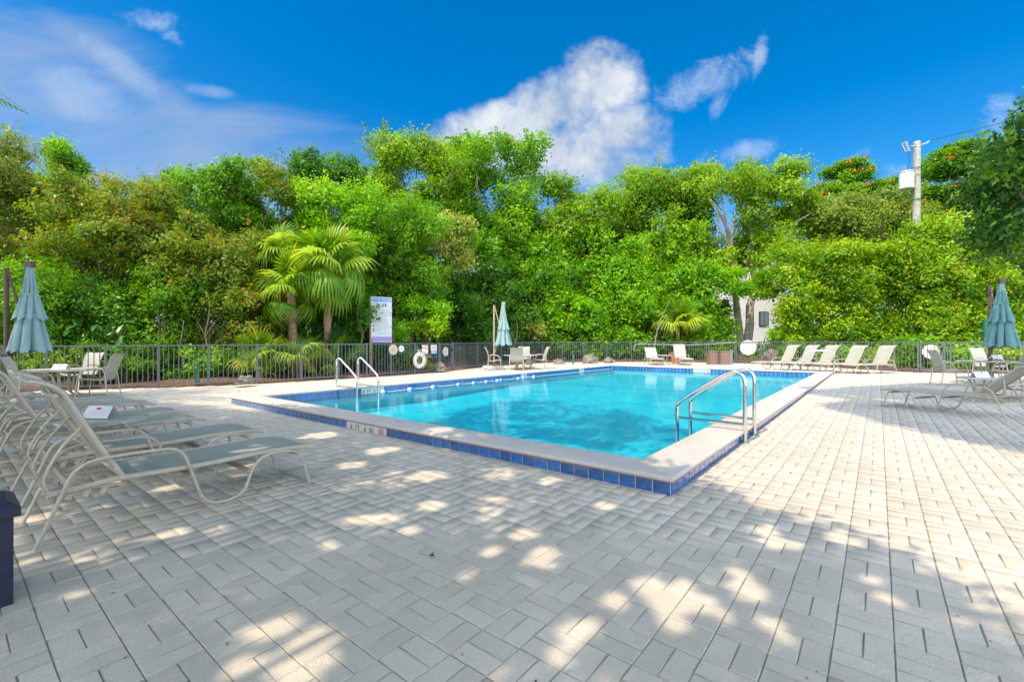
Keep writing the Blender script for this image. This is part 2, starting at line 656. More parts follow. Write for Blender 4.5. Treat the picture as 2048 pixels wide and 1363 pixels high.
F4 = [(3.29, 20.0), (3.47, 20.1), (4.46, 20.45), (5.46, 20.8), (6.8, 21.2), (8.4, 21.7), (10.2, 22.2), (12.2, 22.8)]
FP = []
for (_x, _y) in F1[2:] + F2 + F3 + F4[1:]:
    _f = (_x - CX) * FX + (_y - CY) * FY
    FP.append((1024 + FPX * ((_x - CX) * RX + (_y - CY) * RY) / _f, _f))
FP.sort()


def fence_d(px):
    return float(np.interp(px, [p[0] for p in FP], [p[1] for p in FP]))


DECK = F1 + G1[1:] + F2[1:] + G2[1:] + F3[1:] + G3[1:] + F4[1:] + [(13.5, 22.8), (13.5, -9), (-18.2, -9)]


def poly_mesh(name, P, zf, m):
    me = bpy.data.meshes.new(name)
    me.from_pydata([(x, y, zf(y)) for x, y in P], [], [tuple(range(len(P)))])
    me.materials.append(m)
    return me


# ground: one sheet out to the horizon with a hole for deck and pool
def build_ground():
    me = bpy.data.meshes.new('ground')
    S = 900
    outer = [(-S, -S), (S, -S), (S, S), (-S, S)]
    # strips round the bounding rectangle of the deck, then soil filling between rectangle and fence line
    x0, x1, y0, y1 = -18.2, 13.5, -9.0, 24.6
    v = [(-S, -S, -.09), (S, -S, -.09), (S, S, -.09), (-S, S, -.09), (x0, y0, -.09), (x1, y0, -.09), (x1, y1, -.09), (x0, y1, -.09)]
    f = [(0, 1, 5, 4), (1, 2, 6, 5), (2, 3, 7, 6), (3, 0, 4, 7)]
    me.from_pydata(v, [], f)
    me.materials.append(M_GRASS)
    tag(link('ground', me), kind='structure')
    # planting bed: soil sheet from the fence line outwards, slightly humped
    path = F1 + G1[1:] + F2[1:] + G2[1:] + F3[1:] + G3[1:] + F4[1:]
    mb = MB()
    rows = []
    for k, (x, y) in enumerate(path):
        a = path[max(k - 1, 0)]
        b = path[min(k + 1, len(path) - 1)]
        n = Vector((-(b[1] - a[1]), b[0] - a[0])).normalized()
        row = []
        for q, dd in enumerate((0.0, 0.35, 0.9, 1.8, 3.0, 5.0, 9.0, 16.0)):
            hgt = gz(y) - 0.01 + (0.0 if q == 0 else 0.05 + 0.10 * math.sin(k * 1.7 + q * 2.3) + 0.03 * q)
            row.append((x + n.x * dd, y + n.y * dd, hgt if q else gz(y) - 0.012))
        rows.append(row)
    mb.sheet(rows)
    tag(mb.build('planting_bed', M_SOIL), kind='structure')


build_ground()

deck = tag(empty('pool_deck', (0, 0, 0)), kind='structure')
holes = [(0.012, -0.012), (0.012, PL + 0.012), (-PW - 0.012, PL + 0.012), (-PW - 0.012, -0.012)]


def build_deck():
    # sand bed with a hole for the pool: fan of quads between the deck outline and the pool rectangle
    import bmesh
    bm = bmesh.new()
    ov = [bm.verts.new((x, y, gz(y) - 0.0052)) for x, y in DECK]
    iv = [bm.verts.new((x, y, gz(y) - 0.0052)) for x, y in ((-0.03, 0.03), (-0.03, PL - .03), (-PW + .03, PL - .03), (-PW + .03, 0.03))]
    ed = [bm.edges.new((ov[i], ov[(i + 1) % len(ov)])) for i in range(len(ov))]
    ed += [bm.edges.new((iv[i], iv[(i + 1) % 4])) for i in range(4)]
    bmesh.ops.triangle_fill(bm, use_beauty=True, edges=ed)
    me = bpy.data.meshes.new('sand_bed')
    bm.to_mesh(me)
    bm.free()
    me.materials.append(M_SAND)
    link('sand_bed', me, deck)
    U = 0.2032
    g = 0.0020
    pw, pl = U / 2 - g, U - g
    proto = bevel_box_mesh('paver', M_PAVER, pw, pl, 0.03)
    big = []
    for i in range(-95, 66):
        for j in range(-36, 124):
            cx, cy = (i + 0.5 - 1.147) * U, (j + 0.5 - 10.173) * U
            if -PW - 0.05 < cx < 0.05 and -0.05 < cy < PL + 0.05:
                if cx > -PW + 0.1 and cx < -0.1 and cy > 0.1 and cy < PL - 0.1:
                    continue
            if not inpoly(cx, cy, DECK):
                continue
            fw = (cx - CX) * FX + (cy - CY) * FY
            rt = (cx - CX) * RX + (cy - CY) * RY
            if fw < -3.5 or (fw < 0.4 and abs(rt) > 5):
                continue
            if fw > 0.5 and abs(rt) > fw * 1.45 + 1.5:
                continue
            alongy = (i + j) % 2 == 0
            for q in (-1, 1):
                if alongy:
                    x, y, rz = cx + q * U / 4, cy, 0
                else:
                    x, y, rz = cx, cy + q * U / 4, math.pi / 2
                hx, hy = (pw / 2, pl / 2) if alongy else (pl / 2, pw / 2)
                # cut at the pool's edge
                xa, xb, ya, yb = x - hx, x + hx, y - hy, y + hy
                e = 0.006
                if xb > -PW - e and xa < e and yb > -e and ya < PL + e:
                    if xa > -PW - e and xb < e and ya > -e and yb < PL + e:
                        continue
                    if x > 0 and xa < e:
                        xa = e
                    elif x < -PW and xb > -PW - e:
                        xb = -PW - e
                    elif y < 0 and yb > -e:
                        yb = -e
                    elif y > PL and ya < PL + e:
                        ya = PL + e
                    elif xa < e < xb:
                        xa = e
                    elif xa < -PW - e < xb:
                        xb = -PW - e
                    elif ya < -e < yb:
                        yb = -e
                    elif ya < PL + e < yb:
                        ya = PL + e
                    else:
                        continue
                    if xb - xa < 0.012 or yb - ya < 0.012:
                        continue
                    big.append((fw, rt, (xa + xb) / 2, (ya + yb) / 2, xb - xa, yb - ya, None))
                    continue
                big.append((fw, rt, x, y, xb - xa, yb - ya, rz))
    # nearest whole pavers in view: singles
    def inview(p):
        fw, rt = p[0], p[1]
        return fw > 1.62 and abs(rt) < fw * 1.13 and p[6] is not None
    vis = sorted([p for p in big if inview(p)], key=lambda p: p[0] ** 2 + 0.5 * p[1] ** 2)[:300]
    ids = set(id(p) for p in vis)
    rr = random.Random(3)
    for p in vis:
        o = link('paver', proto, deck, (p[2], p[3], gz(p[3]) + rr.uniform(-0.0012, 0.0012)),
                 (rr.uniform(-.004, .004), rr.uniform(-.004, .004), p[6] + rr.uniform(-.006, .006)))
    rest = [p for p in big if id(p) not in ids]
    N = len(rest)
    A = np.array([(p[2], p[3], p[4], p[5]) for p in rest])
    hz = gz(A[:, 1]) + rng.uniform(-.0012, .0012, N)
    V = np.zeros((N, 12, 3))
    k = 0
    sgn = [(-1, -1), (1, -1), (1, 1), (-1, 1)]
    tl = rng.uniform(-.004, .004, (N, 2))
    for (b, z) in ((0, -0.03), (0, -0.0032), (0.0042, 0.0)):
        for sx_, sy_ in sgn:
            V[:, k, 0] = A[:, 0] + sx_ * (A[:, 2] / 2 - b)
            V[:, k, 1] = A[:, 1] + sy_ * (A[:, 3] / 2 - b)
            V[:, k, 2] = hz + z + tl[:, 0] * sx_ * A[:, 2] / 2 + tl[:, 1] * sy_ * A[:, 3] / 2
            k += 1
    fq = []
    for r_ in (0, 4):
        for q in range(4):
            fq.append((r_ + q, r_ + (q + 1) % 4, r_ + 4 + (q + 1) % 4, r_ + 4 + q))
    fq.append((8, 9, 10, 11))
    fq = np.array(fq)
    Fa = (fq[None] + (np.arange(N) * 12)[:, None, None]).reshape(-1)
    me = quad_mesh('paver_field', V.reshape(-1, 3), Fa, [M_PAVER, M_PAVER_EDGE_SHADE])
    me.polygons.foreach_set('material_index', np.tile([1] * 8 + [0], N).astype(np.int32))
    o = link('paver_field', me, deck)
    o['kind'] = 'stuff'


def quad_mesh(name, V, F, m, attrs=None):
    me = bpy.data.meshes.new(name)
    nv, nf = len(V), len(F) // 4
    me.vertices.add(nv)
    me.vertices.foreach_set('co', V.astype(np.float32).ravel())
    me.loops.add(nf * 4)
    me.loops.foreach_set('vertex_index', F.astype(np.int32))
    me.polygons.add(nf)
    me.polygons.foreach_set('loop_start', np.arange(nf, dtype=np.int32) * 4)
    me.polygons.foreach_set('loop_total', np.full(nf, 4, dtype=np.int32))
    for mm in (m if isinstance(m, (list, tuple)) else [m]):
        me.materials.append(mm)
    if attrs:
        for k, a in attrs.items():
            at_ = me.attributes.new(k, 'FLOAT', 'FACE')
            at_.data.foreach_set('value', a.astype(np.float32))
    me.update(calc_edges=True)
    return me


build_deck()

# ------------------------------------------------------------------ the pool
pool = empty('swimming_pool', (0, 0, 0), 0, 'raised rectangular swimming pool with pale coping and blue tile band', 'swimming pool')


def build_pool():
    # coping: profile swept round the rectangle (offset inwards from the outer face, height)
    prof = [(0.0, ZT), (-0.022, ZT + 0.002), (-0.032, ZT + 0.014), (-0.032, ZT + 0.030), (-0.022, ZC - 0.004), (-0.005, ZC), (0.2, ZC + 0.003), (CI - 0.02, ZC),
            (CI - 0.003, ZC - 0.006), (CI, ZC - 0.018), (CI - 0.004, ZT + 0.004), (CI - 0.03, ZT)]
    mb = MB()
    cor = [(0, 0), (0, PL), (-PW, PL), (-PW, 0)]
    dirs = [(-1, 1), (-1, -1), (1, -1), (1, 1)]
    rows = []
    for (cx, cy), (dx, dy) in zip(cor, dirs):
        rows.append([(cx + dx * o, cy + dy * o, z) for o, z in prof])
    n = len(prof)
    # subdivide sides
    full = []
    for k in range(4):
        a, b = rows[k], rows[(k + 1) % 4]
        for q in range(12):
            t = q / 12
            full.append([tuple(a[i][c] * (1 - t) + b[i][c] * t for c in range(3)) for i in range(n)])
    full.append(full[0])
    mb.sheet(full)
    mb.build('coping', M_COPING, pool, auto=50)
    # shell
    I = CI - 0.03
    mb = MB()
    zf0, zf1 = -0.42, -0.27
    x0, x1, y0, y1 = -PW + I, -I, I, PL - I
    zb = -0.07
    yb = PL * 0.72
    top = [(x1, y0), (x1, y1), (x0, y1), (x0, y0)]
    def zfl(y):
        return zf0 if y < 5 else (zf0 + (zf1 - zf0) * (y - 5) / 4 if y < 9 else zf1)
    for k in range(4):
        a, b = top[k], top[(k + 1) % 4]
        seg = [0, .25, .5, .6, .75, .9, 1] if a[0] == b[0] else [0, 1]
        ys = [a[1], 5, 9, b[1]] if a[1] < b[1] else [a[1], 9, 5, b[1]]
        if a[0] == b[0]:
            rowA = [(a[0], y, zb) for y in ys]
            rowB = [(a[0], y, zfl(y)) for y in ys]
        else:
            rowA = [(a[0], a[1], zb), (b[0], b[1], zb)]
            rowB = [(a[0], a[1], zfl(a[1])), (b[0], b[1], zfl(b[1]))]
        mb.sheet([rowB, rowA])
    mb.build('pool_wall', M_PLASTER, pool, smooth=False)
    mb = MB()
    mb.sheet([[(x0, y, zfl(y)), (x1, y, zfl(y))] for y in (y0, 5, 9, y1)])
    mb.build('pool_floor', M_PLASTER, pool, smooth=False)
    mb = MB()
    mb.sheet([[(x0, 10.45, zf1 + .004), (x1, 10.45, zf1 + .004)], [(x0, 10.53, zf1 + .004), (x1, 10.53, zf1 + .004)]])
    mb.build('slope_line', M_TILE, pool, smooth=False)
    # grout backing behind the tiles (outer front and right, left, back) + inner band
    mb = MB()
    th = 0.004
    for (xa, ya, xb, yb_) in ((-PW, 0, 0, 0), (0, 0, 0, PL), (-PW, 0, -PW, PL), (-PW, PL, 0, PL)):
        s = [(xa, ya, -0.06), (xb, yb_, -0.06)]
        u = [(xa, ya, ZT), (xb, yb_, ZT)]
        mb.sheet([s, u])
    for (xa, ya, xb, yb_) in ((x0, y0, x1, y0), (x1, y0, x1, y1), (x0, y0, x0, y1), (x0, y1, x1, y1)):
        mb.sheet([[(xa, ya, zb - .02), (xb, yb_, zb - .02)], [(xa, ya, ZT), (xb, yb_, ZT)]])
    mb.build('grout_bed', M_GROUT, pool, smooth=False)
    # thin reddish mortar line right under the coping's outer nosing
    mb = MB()
    mb.box((-PW / 2, -0.010, ZT - 0.004), (PW + 0.02, 0.012, 0.008))
    mb.box((0.010, PL / 2, ZT - 0.004), (0.012, PL + 0.02, 0.008))
    mb.build('mortar_line', M_GROUTLINE, pool, smooth=False)
    # tiles
    T = 0.1535
    tiles = []

    def tile(w, h):
        b = 0.002
        mb = MB()
        x, z = w / 2, h / 2
        vs = []
        for (ox, oz, y) in ((x, z, 0.0), (x, z, -0.005), (x - b, z - b, -0.0065)):
            vs += [(-ox, y, -oz), (ox, y, -oz), (ox, y, oz), (-ox, y, oz)]
        fs = []
        for r_ in (0, 4):
            for k in range(4):
                fs.append((r_ + k, r_ + (k + 1) % 4, r_ + 4 + (k + 1) % 4, r_ + 4 + k))
        fs.append((8, 9, 10, 11))
        mb.add(vs, fs)
        return mb
    tm = tile(T - 0.009, 0.13).mesh('tile', M_TILE, False)
    ti = tile(T - 0.010, 0.16).mesh('tile', M_TILE, False)
    cand = []
    for k in range(int(PW / T)):
        xc = -T / 2 - k * T
        if -4.80 < xc < -3.86:
            continue
        cand.append(((xc, 0.0, ZT - 0.008 - 0.065), 0.0, tm))
    for k in range(int(PL / T)):
        cand.append(((0.0, T / 2 + k * T, ZT - 0.008 - 0.065), math.pi / 2, tm))
    for k in range(int((y1 - y0) / T)):
        yc = y0 + T / 2 + k * T
        if 2.78 < yc < 3.46 or 9.27 < yc < 9.65 or 13.38 < yc < 13.82:
            continue
        cand.append(((x0, yc, ZT - 0.08), math.pi / 2, ti))
    for k in range(int((x1 - x0) / T)):
        xc = x0 + T / 2 + k * T
        if -4.92 < xc < -4.2:
            continue
        cand.append(((xc, y1, ZT - 0.08), 0.0, ti))
    def far(c):
        return math.hypot(c[0][0] - CX, c[0][1] - CY)
    cand.sort(key=far)
    for c in cand[:300]:
        link('tile', c[2], pool, c[0], (0, 0, c[1]))
    mb = MB()
    for c in cand[300:]:
        for (me_) in (c[2],):
            Rm = Matrix.Rotation(c[1], 3, 'Z')
            mb.add([Rm @ v.co + Vector(c[0]) for v in me_.vertices], [tuple(p.vertices) for p in me_.polygons])
    # hidden faces: near and right inner bands
    for k in range(int((x1 - x0) / T)):
        tt = tile(T - .004, .16)
        mb.add([Matrix.Rotation(math.pi, 3, 'Z') @ Vector(v) + Vector((x0 + T / 2 + k * T, y0, ZT - .08)) for v in tt.v], tt.f)
    for k in range(int((y1 - y0) / T)):
        tt = tile(T - .004, .16)
        mb.add([Matrix.Rotation(-math.pi / 2, 3, 'Z') @ Vector(v) + Vector((x1, y0 + T / 2 + k * T, ZT - .08)) for v in tt.v], tt.f)
    o = mb.build('tile_band', M_TILE, pool, smooth=False)
    o['kind'] = 'stuff'

    def marker(parts, w, h, loc, rz, dive=True, scale=0.085):
        mb = MB()
        nt = max(1, round(w / 0.155))
        f = empty('depth_marker', loc, rz)
        f.parent = pool
        mb = MB()
        for k in range(nt):
            cx_ = -w / 2 + (k + .5) * w / nt
            mb.box((cx_, -0.004, 0), (w / nt - 0.003, 0.008, h))
        b = mb.build('marker_tile', M_MARK, f, smooth=False)
        for txt, xx in parts:
            tmh = text_mesh(txt, scale, M_BLACK, 'CENTER', 0.0006, 0.9)
            link('lettering', tmh, f, (xx, -0.0095, -scale * 0.36), (math.pi / 2, 0, 0))
        if dive:
            mb = MB()
            r = h * 0.36
            cxx = w / 2 - 0.085
            ring = [(cxx + r * math.cos(a), -0.0095, r * math.sin(a)) for a in [2 * math.pi * q / 20 for q in range(20)]]
            mb.tube(ring, 0.006, 4, closed=True)
            mb.tube([(cxx - r * .7, -.0095, r * .7), (cxx + r * .7, -.0095, -r * .7)], 0.005, 4)
            mb.build('no_diving_symbol', M_RED, f)
            mb = MB()
            mb.tube([(cxx - r * .45, -.0088, -r * .3), (cxx, -.0088, r * .1), (cxx + r * .4, -.0088, r * .35)], 0.004, 4)
            mb.tube([(cxx - r * .55, -.0088, -r * .55), (cxx + r * .5, -.0088, -r * .5)], 0.003, 4)
            mb.build('diver_figure', M_BLACK, f)
    marker([('8', -.34), ('FT', -.18), ('6', 0.0), ('IN', .155)], 0.93, 0.135, (-4.325, -0.002, ZT - .075), 0, True, 0.115)
    marker([('8', -.27), ('FT', -.11), ('6', 0.05), ('IN', .2)], 0.66, 0.165, (x0 + 0.002, 3.12, ZT - .08), math.pi / 2, False, 0.12)
    marker([('5', -.12), ('FT', .06)], 0.36, 0.165, (x0 + 0.002, 9.46, ZT - .08), math.pi / 2, False, 0.13)
    marker([('3', -.12), ('FT', .06)], 0.40, 0.165, (x0 + 0.002, 13.6, ZT - .08), math.pi / 2, False, 0.13)
    marker([('3', -.28), ('FT', -.14), ('6', 0.0), ('IN', .12)], 0.70, 0.165, (-4.56, y1 - 0.002, ZT - .08), 0, True, 0.12)
    # water
    mb = MB()
    mb.sheet([[(x0 + .004, y0 + .004, ZW), (x1 - .004, y0 + .004, ZW)], [(x0 + .004, y1 - .004, ZW), (x1 - .004, y1 - .004, ZW)]])
    tag(mb.build('pool_water', water_mat(), smooth=False), kind='structure')


build_pool()


# rails and ladders
def near_ladder(name, loc, rz, label, h=0.87, reach=0.80, post=0.04, low=0.36, gap=0.56, base=True, group=None, ap=0.0):
    """rails stand on the deck at local x=post and reach over the coping to x=-reach; second rail at y=gap"""
    t = empty(name, loc, rz, label, 'pool ladder', group)
    prof = [(-reach, -0.40), (-reach, 0.15), (-reach, low - 0.02), (-reach + .04, low + .08), (-reach * .66, low + .25), (-0.30, h - 0.10), (-0.14, h - 0.01), (-0.05, h),
            (0.02, h - 0.05), (post, h - 0.15), (post, h - 0.25), (post, 0.3), (post, 0.0)]
    for y in (0, gap):
        mb = MB()
        mb.tube(cr([(x, y, z) for x, z in prof], 4), 0.024, 10)
        mb.build('rail', M_STEEL, t)
        mb = MB()
        mb.tube([(-reach, y, 0.225 if base else 0.17), (post, y, 0.215 if base else .17)], 0.019, 8)
        mb.build('crossbar', M_STEEL, t)
        if base:
            mb = MB()
            mb.lathe([(0.0, 0.022), (0.03, 0.022), (0.05, 0.014), (0.055, 0.0)], 16, (post, y, 0))
            mb.build('flange', mat('green_flange', (0.10, 0.22, 0.19), 0.4, 0.3), t)
    for z in (-0.16, -0.36):
        mb = MB()
        mb.box((-reach, gap / 2, z), (0.09, gap, 0.025))
        mb.build('step', M_WPLAST, t)
    return t


near_ladder('pool_ladder', (0, 2.5, gz(2.5)), 0, 'shiny steel ladder rails arching over the right coping of the pool, nearest the camera')
lad2 = near_ladder('pool_ladder', (-PW - .06, 2.40, 0.0), math.pi, 'steel ladder rails on the left pool edge beside the float line', h=0.86, reach=0.86, post=0.02, gap=-0.60, base=False)


def far_rail():
    t = empty('grab_rail', (0.06, PL - .05, gz(PL)), 0, 'single bent steel handrail sloping into the far right corner of the pool', 'handrail')
    pts = [(0, 0, 0), (0, 0, 0.5), (-.0, 0, 0.70), (-.06, 0, 0.80), (-.2, 0, 0.85), (-0.72, 0, 0.84), (-0.86, 0, 0.78), (-1.5, 0, -0.05), (-1.62, 0, -0.25)]
    mb = MB()
    mb.tube(cr(pts, 4), 0.024, 10)
    mb.build('rail', M_STEEL, t)
    mb = MB()
    mb.lathe([(0.0, 0.022), (0.03, 0.022), (0.055, 0.0)], 14)
    mb.build('flange', MATS['green_flange'], t)


far_rail()


def float_line():
    t = empty('float_line', (-PW + CI - .03 + .10, 0, ZW), 0, 'blue and white float line lying along the left tile band of the pool', 'float line')
    ys = [3.39, 4.24, 5.07, 6.08, 6.75, 7.35, 7.9, 8.06, 9.04, 9.33, 9.96]
    mb = MB()
    pts = []
    for k, y in enumerate(ys):
        pts.append((0, y, 0.02))
        if k < len(ys) - 1 and ys[k + 1] - y > .3:
            pts.append((-0.02, (y + ys[k + 1]) / 2, 0.005))
    pts = [(-0.09, 3.2, 0.11)] + pts + [(-.02, 12.0, .01), (-.02, 16.3, .02)]
    mb.tube(cr(pts, 3), 0.007, 5)
    mb.build('rope', M_WPLAST, t)
    for k, y in enumerate(ys):
        r = 0.05 if k in (0, 1, 2, 10) else 0.038
        for q, (mm, dy) in enumerate(((M_WPLAST, -0.04), (M_BLUE, 0.04))):
            mb = MB()
            mb.lathe([(0.0, -.045), (r * .8, -.045), (r, -.02), (r, .02), (r * .8, .045), (0.0, .045)], 12)
            o = mb.build('float', mm, t, loc=(0, y + dy, 0.012), rot=(math.pi / 2, 0, 0))


float_line()


# ------------------------------------------------------------------ fences and gates
M_PICK = None


def build_fence(path, label, name='metal_fence'):
    t = empty(name, (path[0][0], path[0][1], gz(path[0][1])), 0, label, 'fence', 'grey metal picket fences round the pool deck')
    o0 = Vector(t.location)
    H = 1.18
    if 'pk' not in MATS:
        mb = MB()
        mb.box((0, 0, (0.10 + H - .03) / 2), (0.017, 0.017, H - 0.13))
        MATS['pk'] = mb.mesh('picket', M_FENCE, False)
        mb = MB()
        mb.box((0, 0, H / 2 + .004), (0.052, 0.052, H + .008))
        mb.box((0, 0, H + .012), (0.058, 0.058, 0.012))
        MATS['ps'] = mb.mesh('post', M_FENCE, False)
    npk = 0
    for k in range(len(path)):
        x, y = path[k]
        link('post', MATS['ps'], t, Vector((x, y, gz(y))) - o0)
        if k == len(path) - 1:
            break
        x2, y2 = path[k + 1]
        L = math.hypot(x2 - x, y2 - y)
        a = math.atan2(y2 - y, x2 - x)
        mid = Vector(((x + x2) / 2, (y + y2) / 2, gz((y + y2) / 2))) - o0
        for nm, z, h in (('top_rail', H - 0.018, 0.034), ('bottom_rail', 0.10, 0.028)):
            mb = MB()
            mb.box((0, 0, 0), (L - 0.054, 0.034, h))
            mb.build(nm, M_FENCE, t, False, loc=mid + Vector((0, 0, z)), rot=(0, 0, a))
        n = max(1, round(L / 0.122))
        for q in range(1, n):
            u = q / n
            if npk < 299:
                link('picket', MATS['pk'], t, Vector((x + (x2 - x) * u, y + (y2 - y) * u, gz(y + (y2 - y) * u))) - o0, (0, 0, a))
                npk += 1
    return t


def build_gate(A, B, label, disc=0.2, dz=0.86):
    x, y = A
    L = math.hypot(B[0] - A[0], B[1] - A[1])
    a = math.atan2(B[1] - A[1], B[0] - A[0])
    t = empty('metal_gate', (x, y, gz(y)), a, label, 'gate', 'metal picket gates with a white round sign')
    H = 1.16
    mb = MB()
    x0, x1 = 0.075, L - 0.075
    for xx in (x0, x1):
        mb.box((xx, 0, 0.06 + (H - .06) / 2), (0.045, 0.04, H - .06))
    mb.box(((x0 + x1) / 2, 0, H - .02), (x1 - x0 - .046, 0.036, 0.04))
    mb.box(((x0 + x1) / 2, 0, 0.09), (x1 - x0 - .046, 0.036, 0.05))
    mb.build('gate_frame', M_FENCE, t, False)
    n = max(3, round((x1 - x0) / 0.115))
    for q in range(1, n):
        mb = MB()
        xx = x0 + (x1 - x0) * q / n
        mb.box((xx, 0, (0.115 + H - .04) / 2), (0.016, 0.016, H - .155))
        mb.build('picket', M_FENCE, t, False)
    if disc:
        mb = MB()
        c = Vector(((x0 + x1) / 2, 0.014, dz))
        ns = 10
        r = disc / math.cos(math.pi / ns)
        pts = [(c.x + r * math.cos(2 * math.pi * (q + .5) / ns), c.z + r * math.sin(2 * math.pi * (q + .5) / ns)) for q in range(ns)]
        for s_ in (-1,):
            vs = [(p[0], 0.014, p[1]) for p in pts] + [(p[0], 0.020, p[1]) for p in pts]
            fs = [tuple(range(ns)), tuple(range(ns, 2 * ns))[::-1]] + [(q, (q + 1) % ns, ns + (q + 1) % ns, ns + q) for q in range(ns)]
            mb.add(vs, fs)
        mb.build('sign_disc', M_SIGNBACK, t, False)
    mb = MB()
    mb.box((x1 - 0.02, -0.04, 0.9), (0.05, 0.05, 0.12))
    mb.build('latch', M_DARK, t, False)
    return t


fence_left = build_fence(F1, 'long grey picket fence on the left, in front of tangled hedge and fan palms')
build_gate(G1[0], G1[1], 'narrow picket gate with an oval white disc to the right of the ring buoy', 0.19, 0.82)
build_fence(F2, 'grey picket fence behind the middle umbrella, curving across the back to the far gate')
build_gate(G2[0], G2[1], 'far picket gate with a round white disc in front of the forked tree trunk', 0.40, 0.84)
build_fence(F3, 'grey picket fence behind the row of five reclining loungers')
build_gate(G3[0], G3[1], 'narrow gate with a white disc at the right, behind the back of a patio chair', 0.26, 0.80)
build_fence(F4, 'last stretch of grey picket fence at the right behind the teal umbrella')


# ------------------------------------------------------------------ furniture
def make_chaise(back='up'):
    """lounger, feet end towards +y, rear feet at y=0"""
    t = empty('sun_lounger')
    W = 0.325
    loop = [(0, 0), (.08, .2), (.15, .39), (.19, .455), (.25, .492), (.36, .507), (.63, .505), (.71, .495), (.76, .46), (.79, .41), (.85, .22), (.90, .09), (.97, .022),
            (1.06, .013), (1.14, .03), (1.20, .09), (1.25, .225), (1.31, .30), (1.40, .330), (1.53, .328), (1.62, .30), (1.68, .208), (1.74, 0.0)]
    for s in (-1, 1):
        mb = MB()
        mb.tube(cr([(s * W, y, max(z, 0.0) + (.013 if 0.9 < y < 1.2 else 0)) for y, z in loop], 3), 0.0128, 8, r2=0.0115)
        mb.build('side_frame', M_FRAME, t)
        mb = MB()
        mb.tube([(s * (W - .028), y, z) for y, z in ((.06, .315), (.4, .347), (.9, .335), (1.4, .348), (1.66, .338), (1.80, .315))], 0.018, 6, r2=0.012)
        mb.build('seat_rail', M_FRAME, t)
    rows = []
    for y in [0.42 + 1.38 * k / 14 for k in range(15)]:
        z = 0.353 + 0.006 * math.sin(y * 5) - (0.035 * max(0, (y - 1.55) / .25) ** 2)
        rows.append([(x, y, z - 0.018 * (1 - (x / .29) ** 2) * (1 if y < 1.6 else .4)) for x in (-.297, -.2, -.1, 0, .1, .2, .297)])
    mb = MB()
    mb.sheet(rows)
    mb.sheet([[(p[0], p[1], p[2] - 0.004) for p in r_] for r_ in rows])
    mb.build('seat_sling', M_SLING, t)
    for yy, zz in ((1.645, .285), (1.235, .22), (0.83, .27)):
        mb = MB()
        mb.box((0, yy, zz), (2 * W - .02, 0.035, 0.014), rx=R(35))
        mb.build('cross_brace', M_FRAME, t)
    mb = MB()
    mb.tube([(-W, 1.735, .012), (0, 1.74, .03), (W, 1.735, .012)], 0.007, 6)
    mb.build('front_rod', M_FRAME, t)
    mb = MB()
    mb.box((0, .10, .25), (2 * W - .02, 0.03, 0.03))
    mb.build('rear_bar', M_FRAME, t)
    mb = MB()
    mb.tube([(-W + .03, .16, .36), (W - .03, .16, .36)], 0.012, 6)
    mb.build('rear_bar', M_FRAME, t)
    # notched rack
    for s in (-1, 1):
        mb = MB()
        x = s * (W - .06)
        mb.tube([(x, .04, .325), (x, .44, .30)], 0.011, 6)
        for q in range(4):
            mb.box((x, .08 + q * .085, .285), (0.006, 0.03, 0.06), rx=R(-25))
        mb.build('notched_rack', M_FRAME, t)
    # back rest
    B = empty('backrest')
    B.parent = t
    if back == 'up':
        bp = [(.43, .355), (.29, .625), (.165, .89), (.12, .965), (.06, 1.01), (-.02, 1.035)]
        strut = [(.235, .73), (.13, .60), (.05, .42), (.07, .33)]
    elif back == 'mid':
        bp = [(.43, .355), (.18, .58), (-.04, .78), (-.10, .83), (-.16, .85), (-.24, .855)]
        strut = [(.08, .67), (.06, .55), (.05, .42), (.10, .33)]
    for s in (-1, 1):
        mb = MB()
        mb.tube(cr([(s * (W - .045), y, z) for y, z in bp], 3), 0.016, 7)
        mb.build('back_rail', M_FRAME, B)
        mb = MB()
        mb.tube(cr([(s * (W - .075), y, z) for y, z in strut], 3), 0.009, 6)
        mb.build('prop', M_FRAME, B)
    mb = MB()
    mb.tube([(-W + .045, bp[-1][0], bp[-1][1]), (W - .045, bp[-1][0], bp[-1][1])], 0.015, 7)
    mb.build('back_bar', M_FRAME, B)
    mb = MB()
    mb.tube([(-W + .05, bp[0][0] - .01, bp[0][1] + .01), (W - .05, bp[0][0] - .01, bp[0][1] + .01)], 0.012, 7)
    mb.build('back_bar', M_FRAME, B)
    mb = MB()
    mb.tube([(-W + .05, bp[3][0] - .02, bp[3][1] - .03), (0, bp[3][0] - .035, bp[3][1] - .035), (W - .05, bp[3][0] - .02, bp[3][1] - .03)], 0.011, 7)
    mb.build('back_bar', M_FRAME, B)
    mb = MB()
    bb = cr([(0, y, z) for y, z in bp], 3)
    rows = []
    for k, p in enumerate(bb):
        u = k / (len(bb) - 1)
        rows.append([(x, p.y - 0.02 * (1 - (x / .28) ** 2) * math.sin(math.pi * u), p.z + .006) for x in (-.275, -.14, 0, .14, .275)])
    mb.sheet(rows)
    mb.build('back_sling', M_SLING, B)
    return t


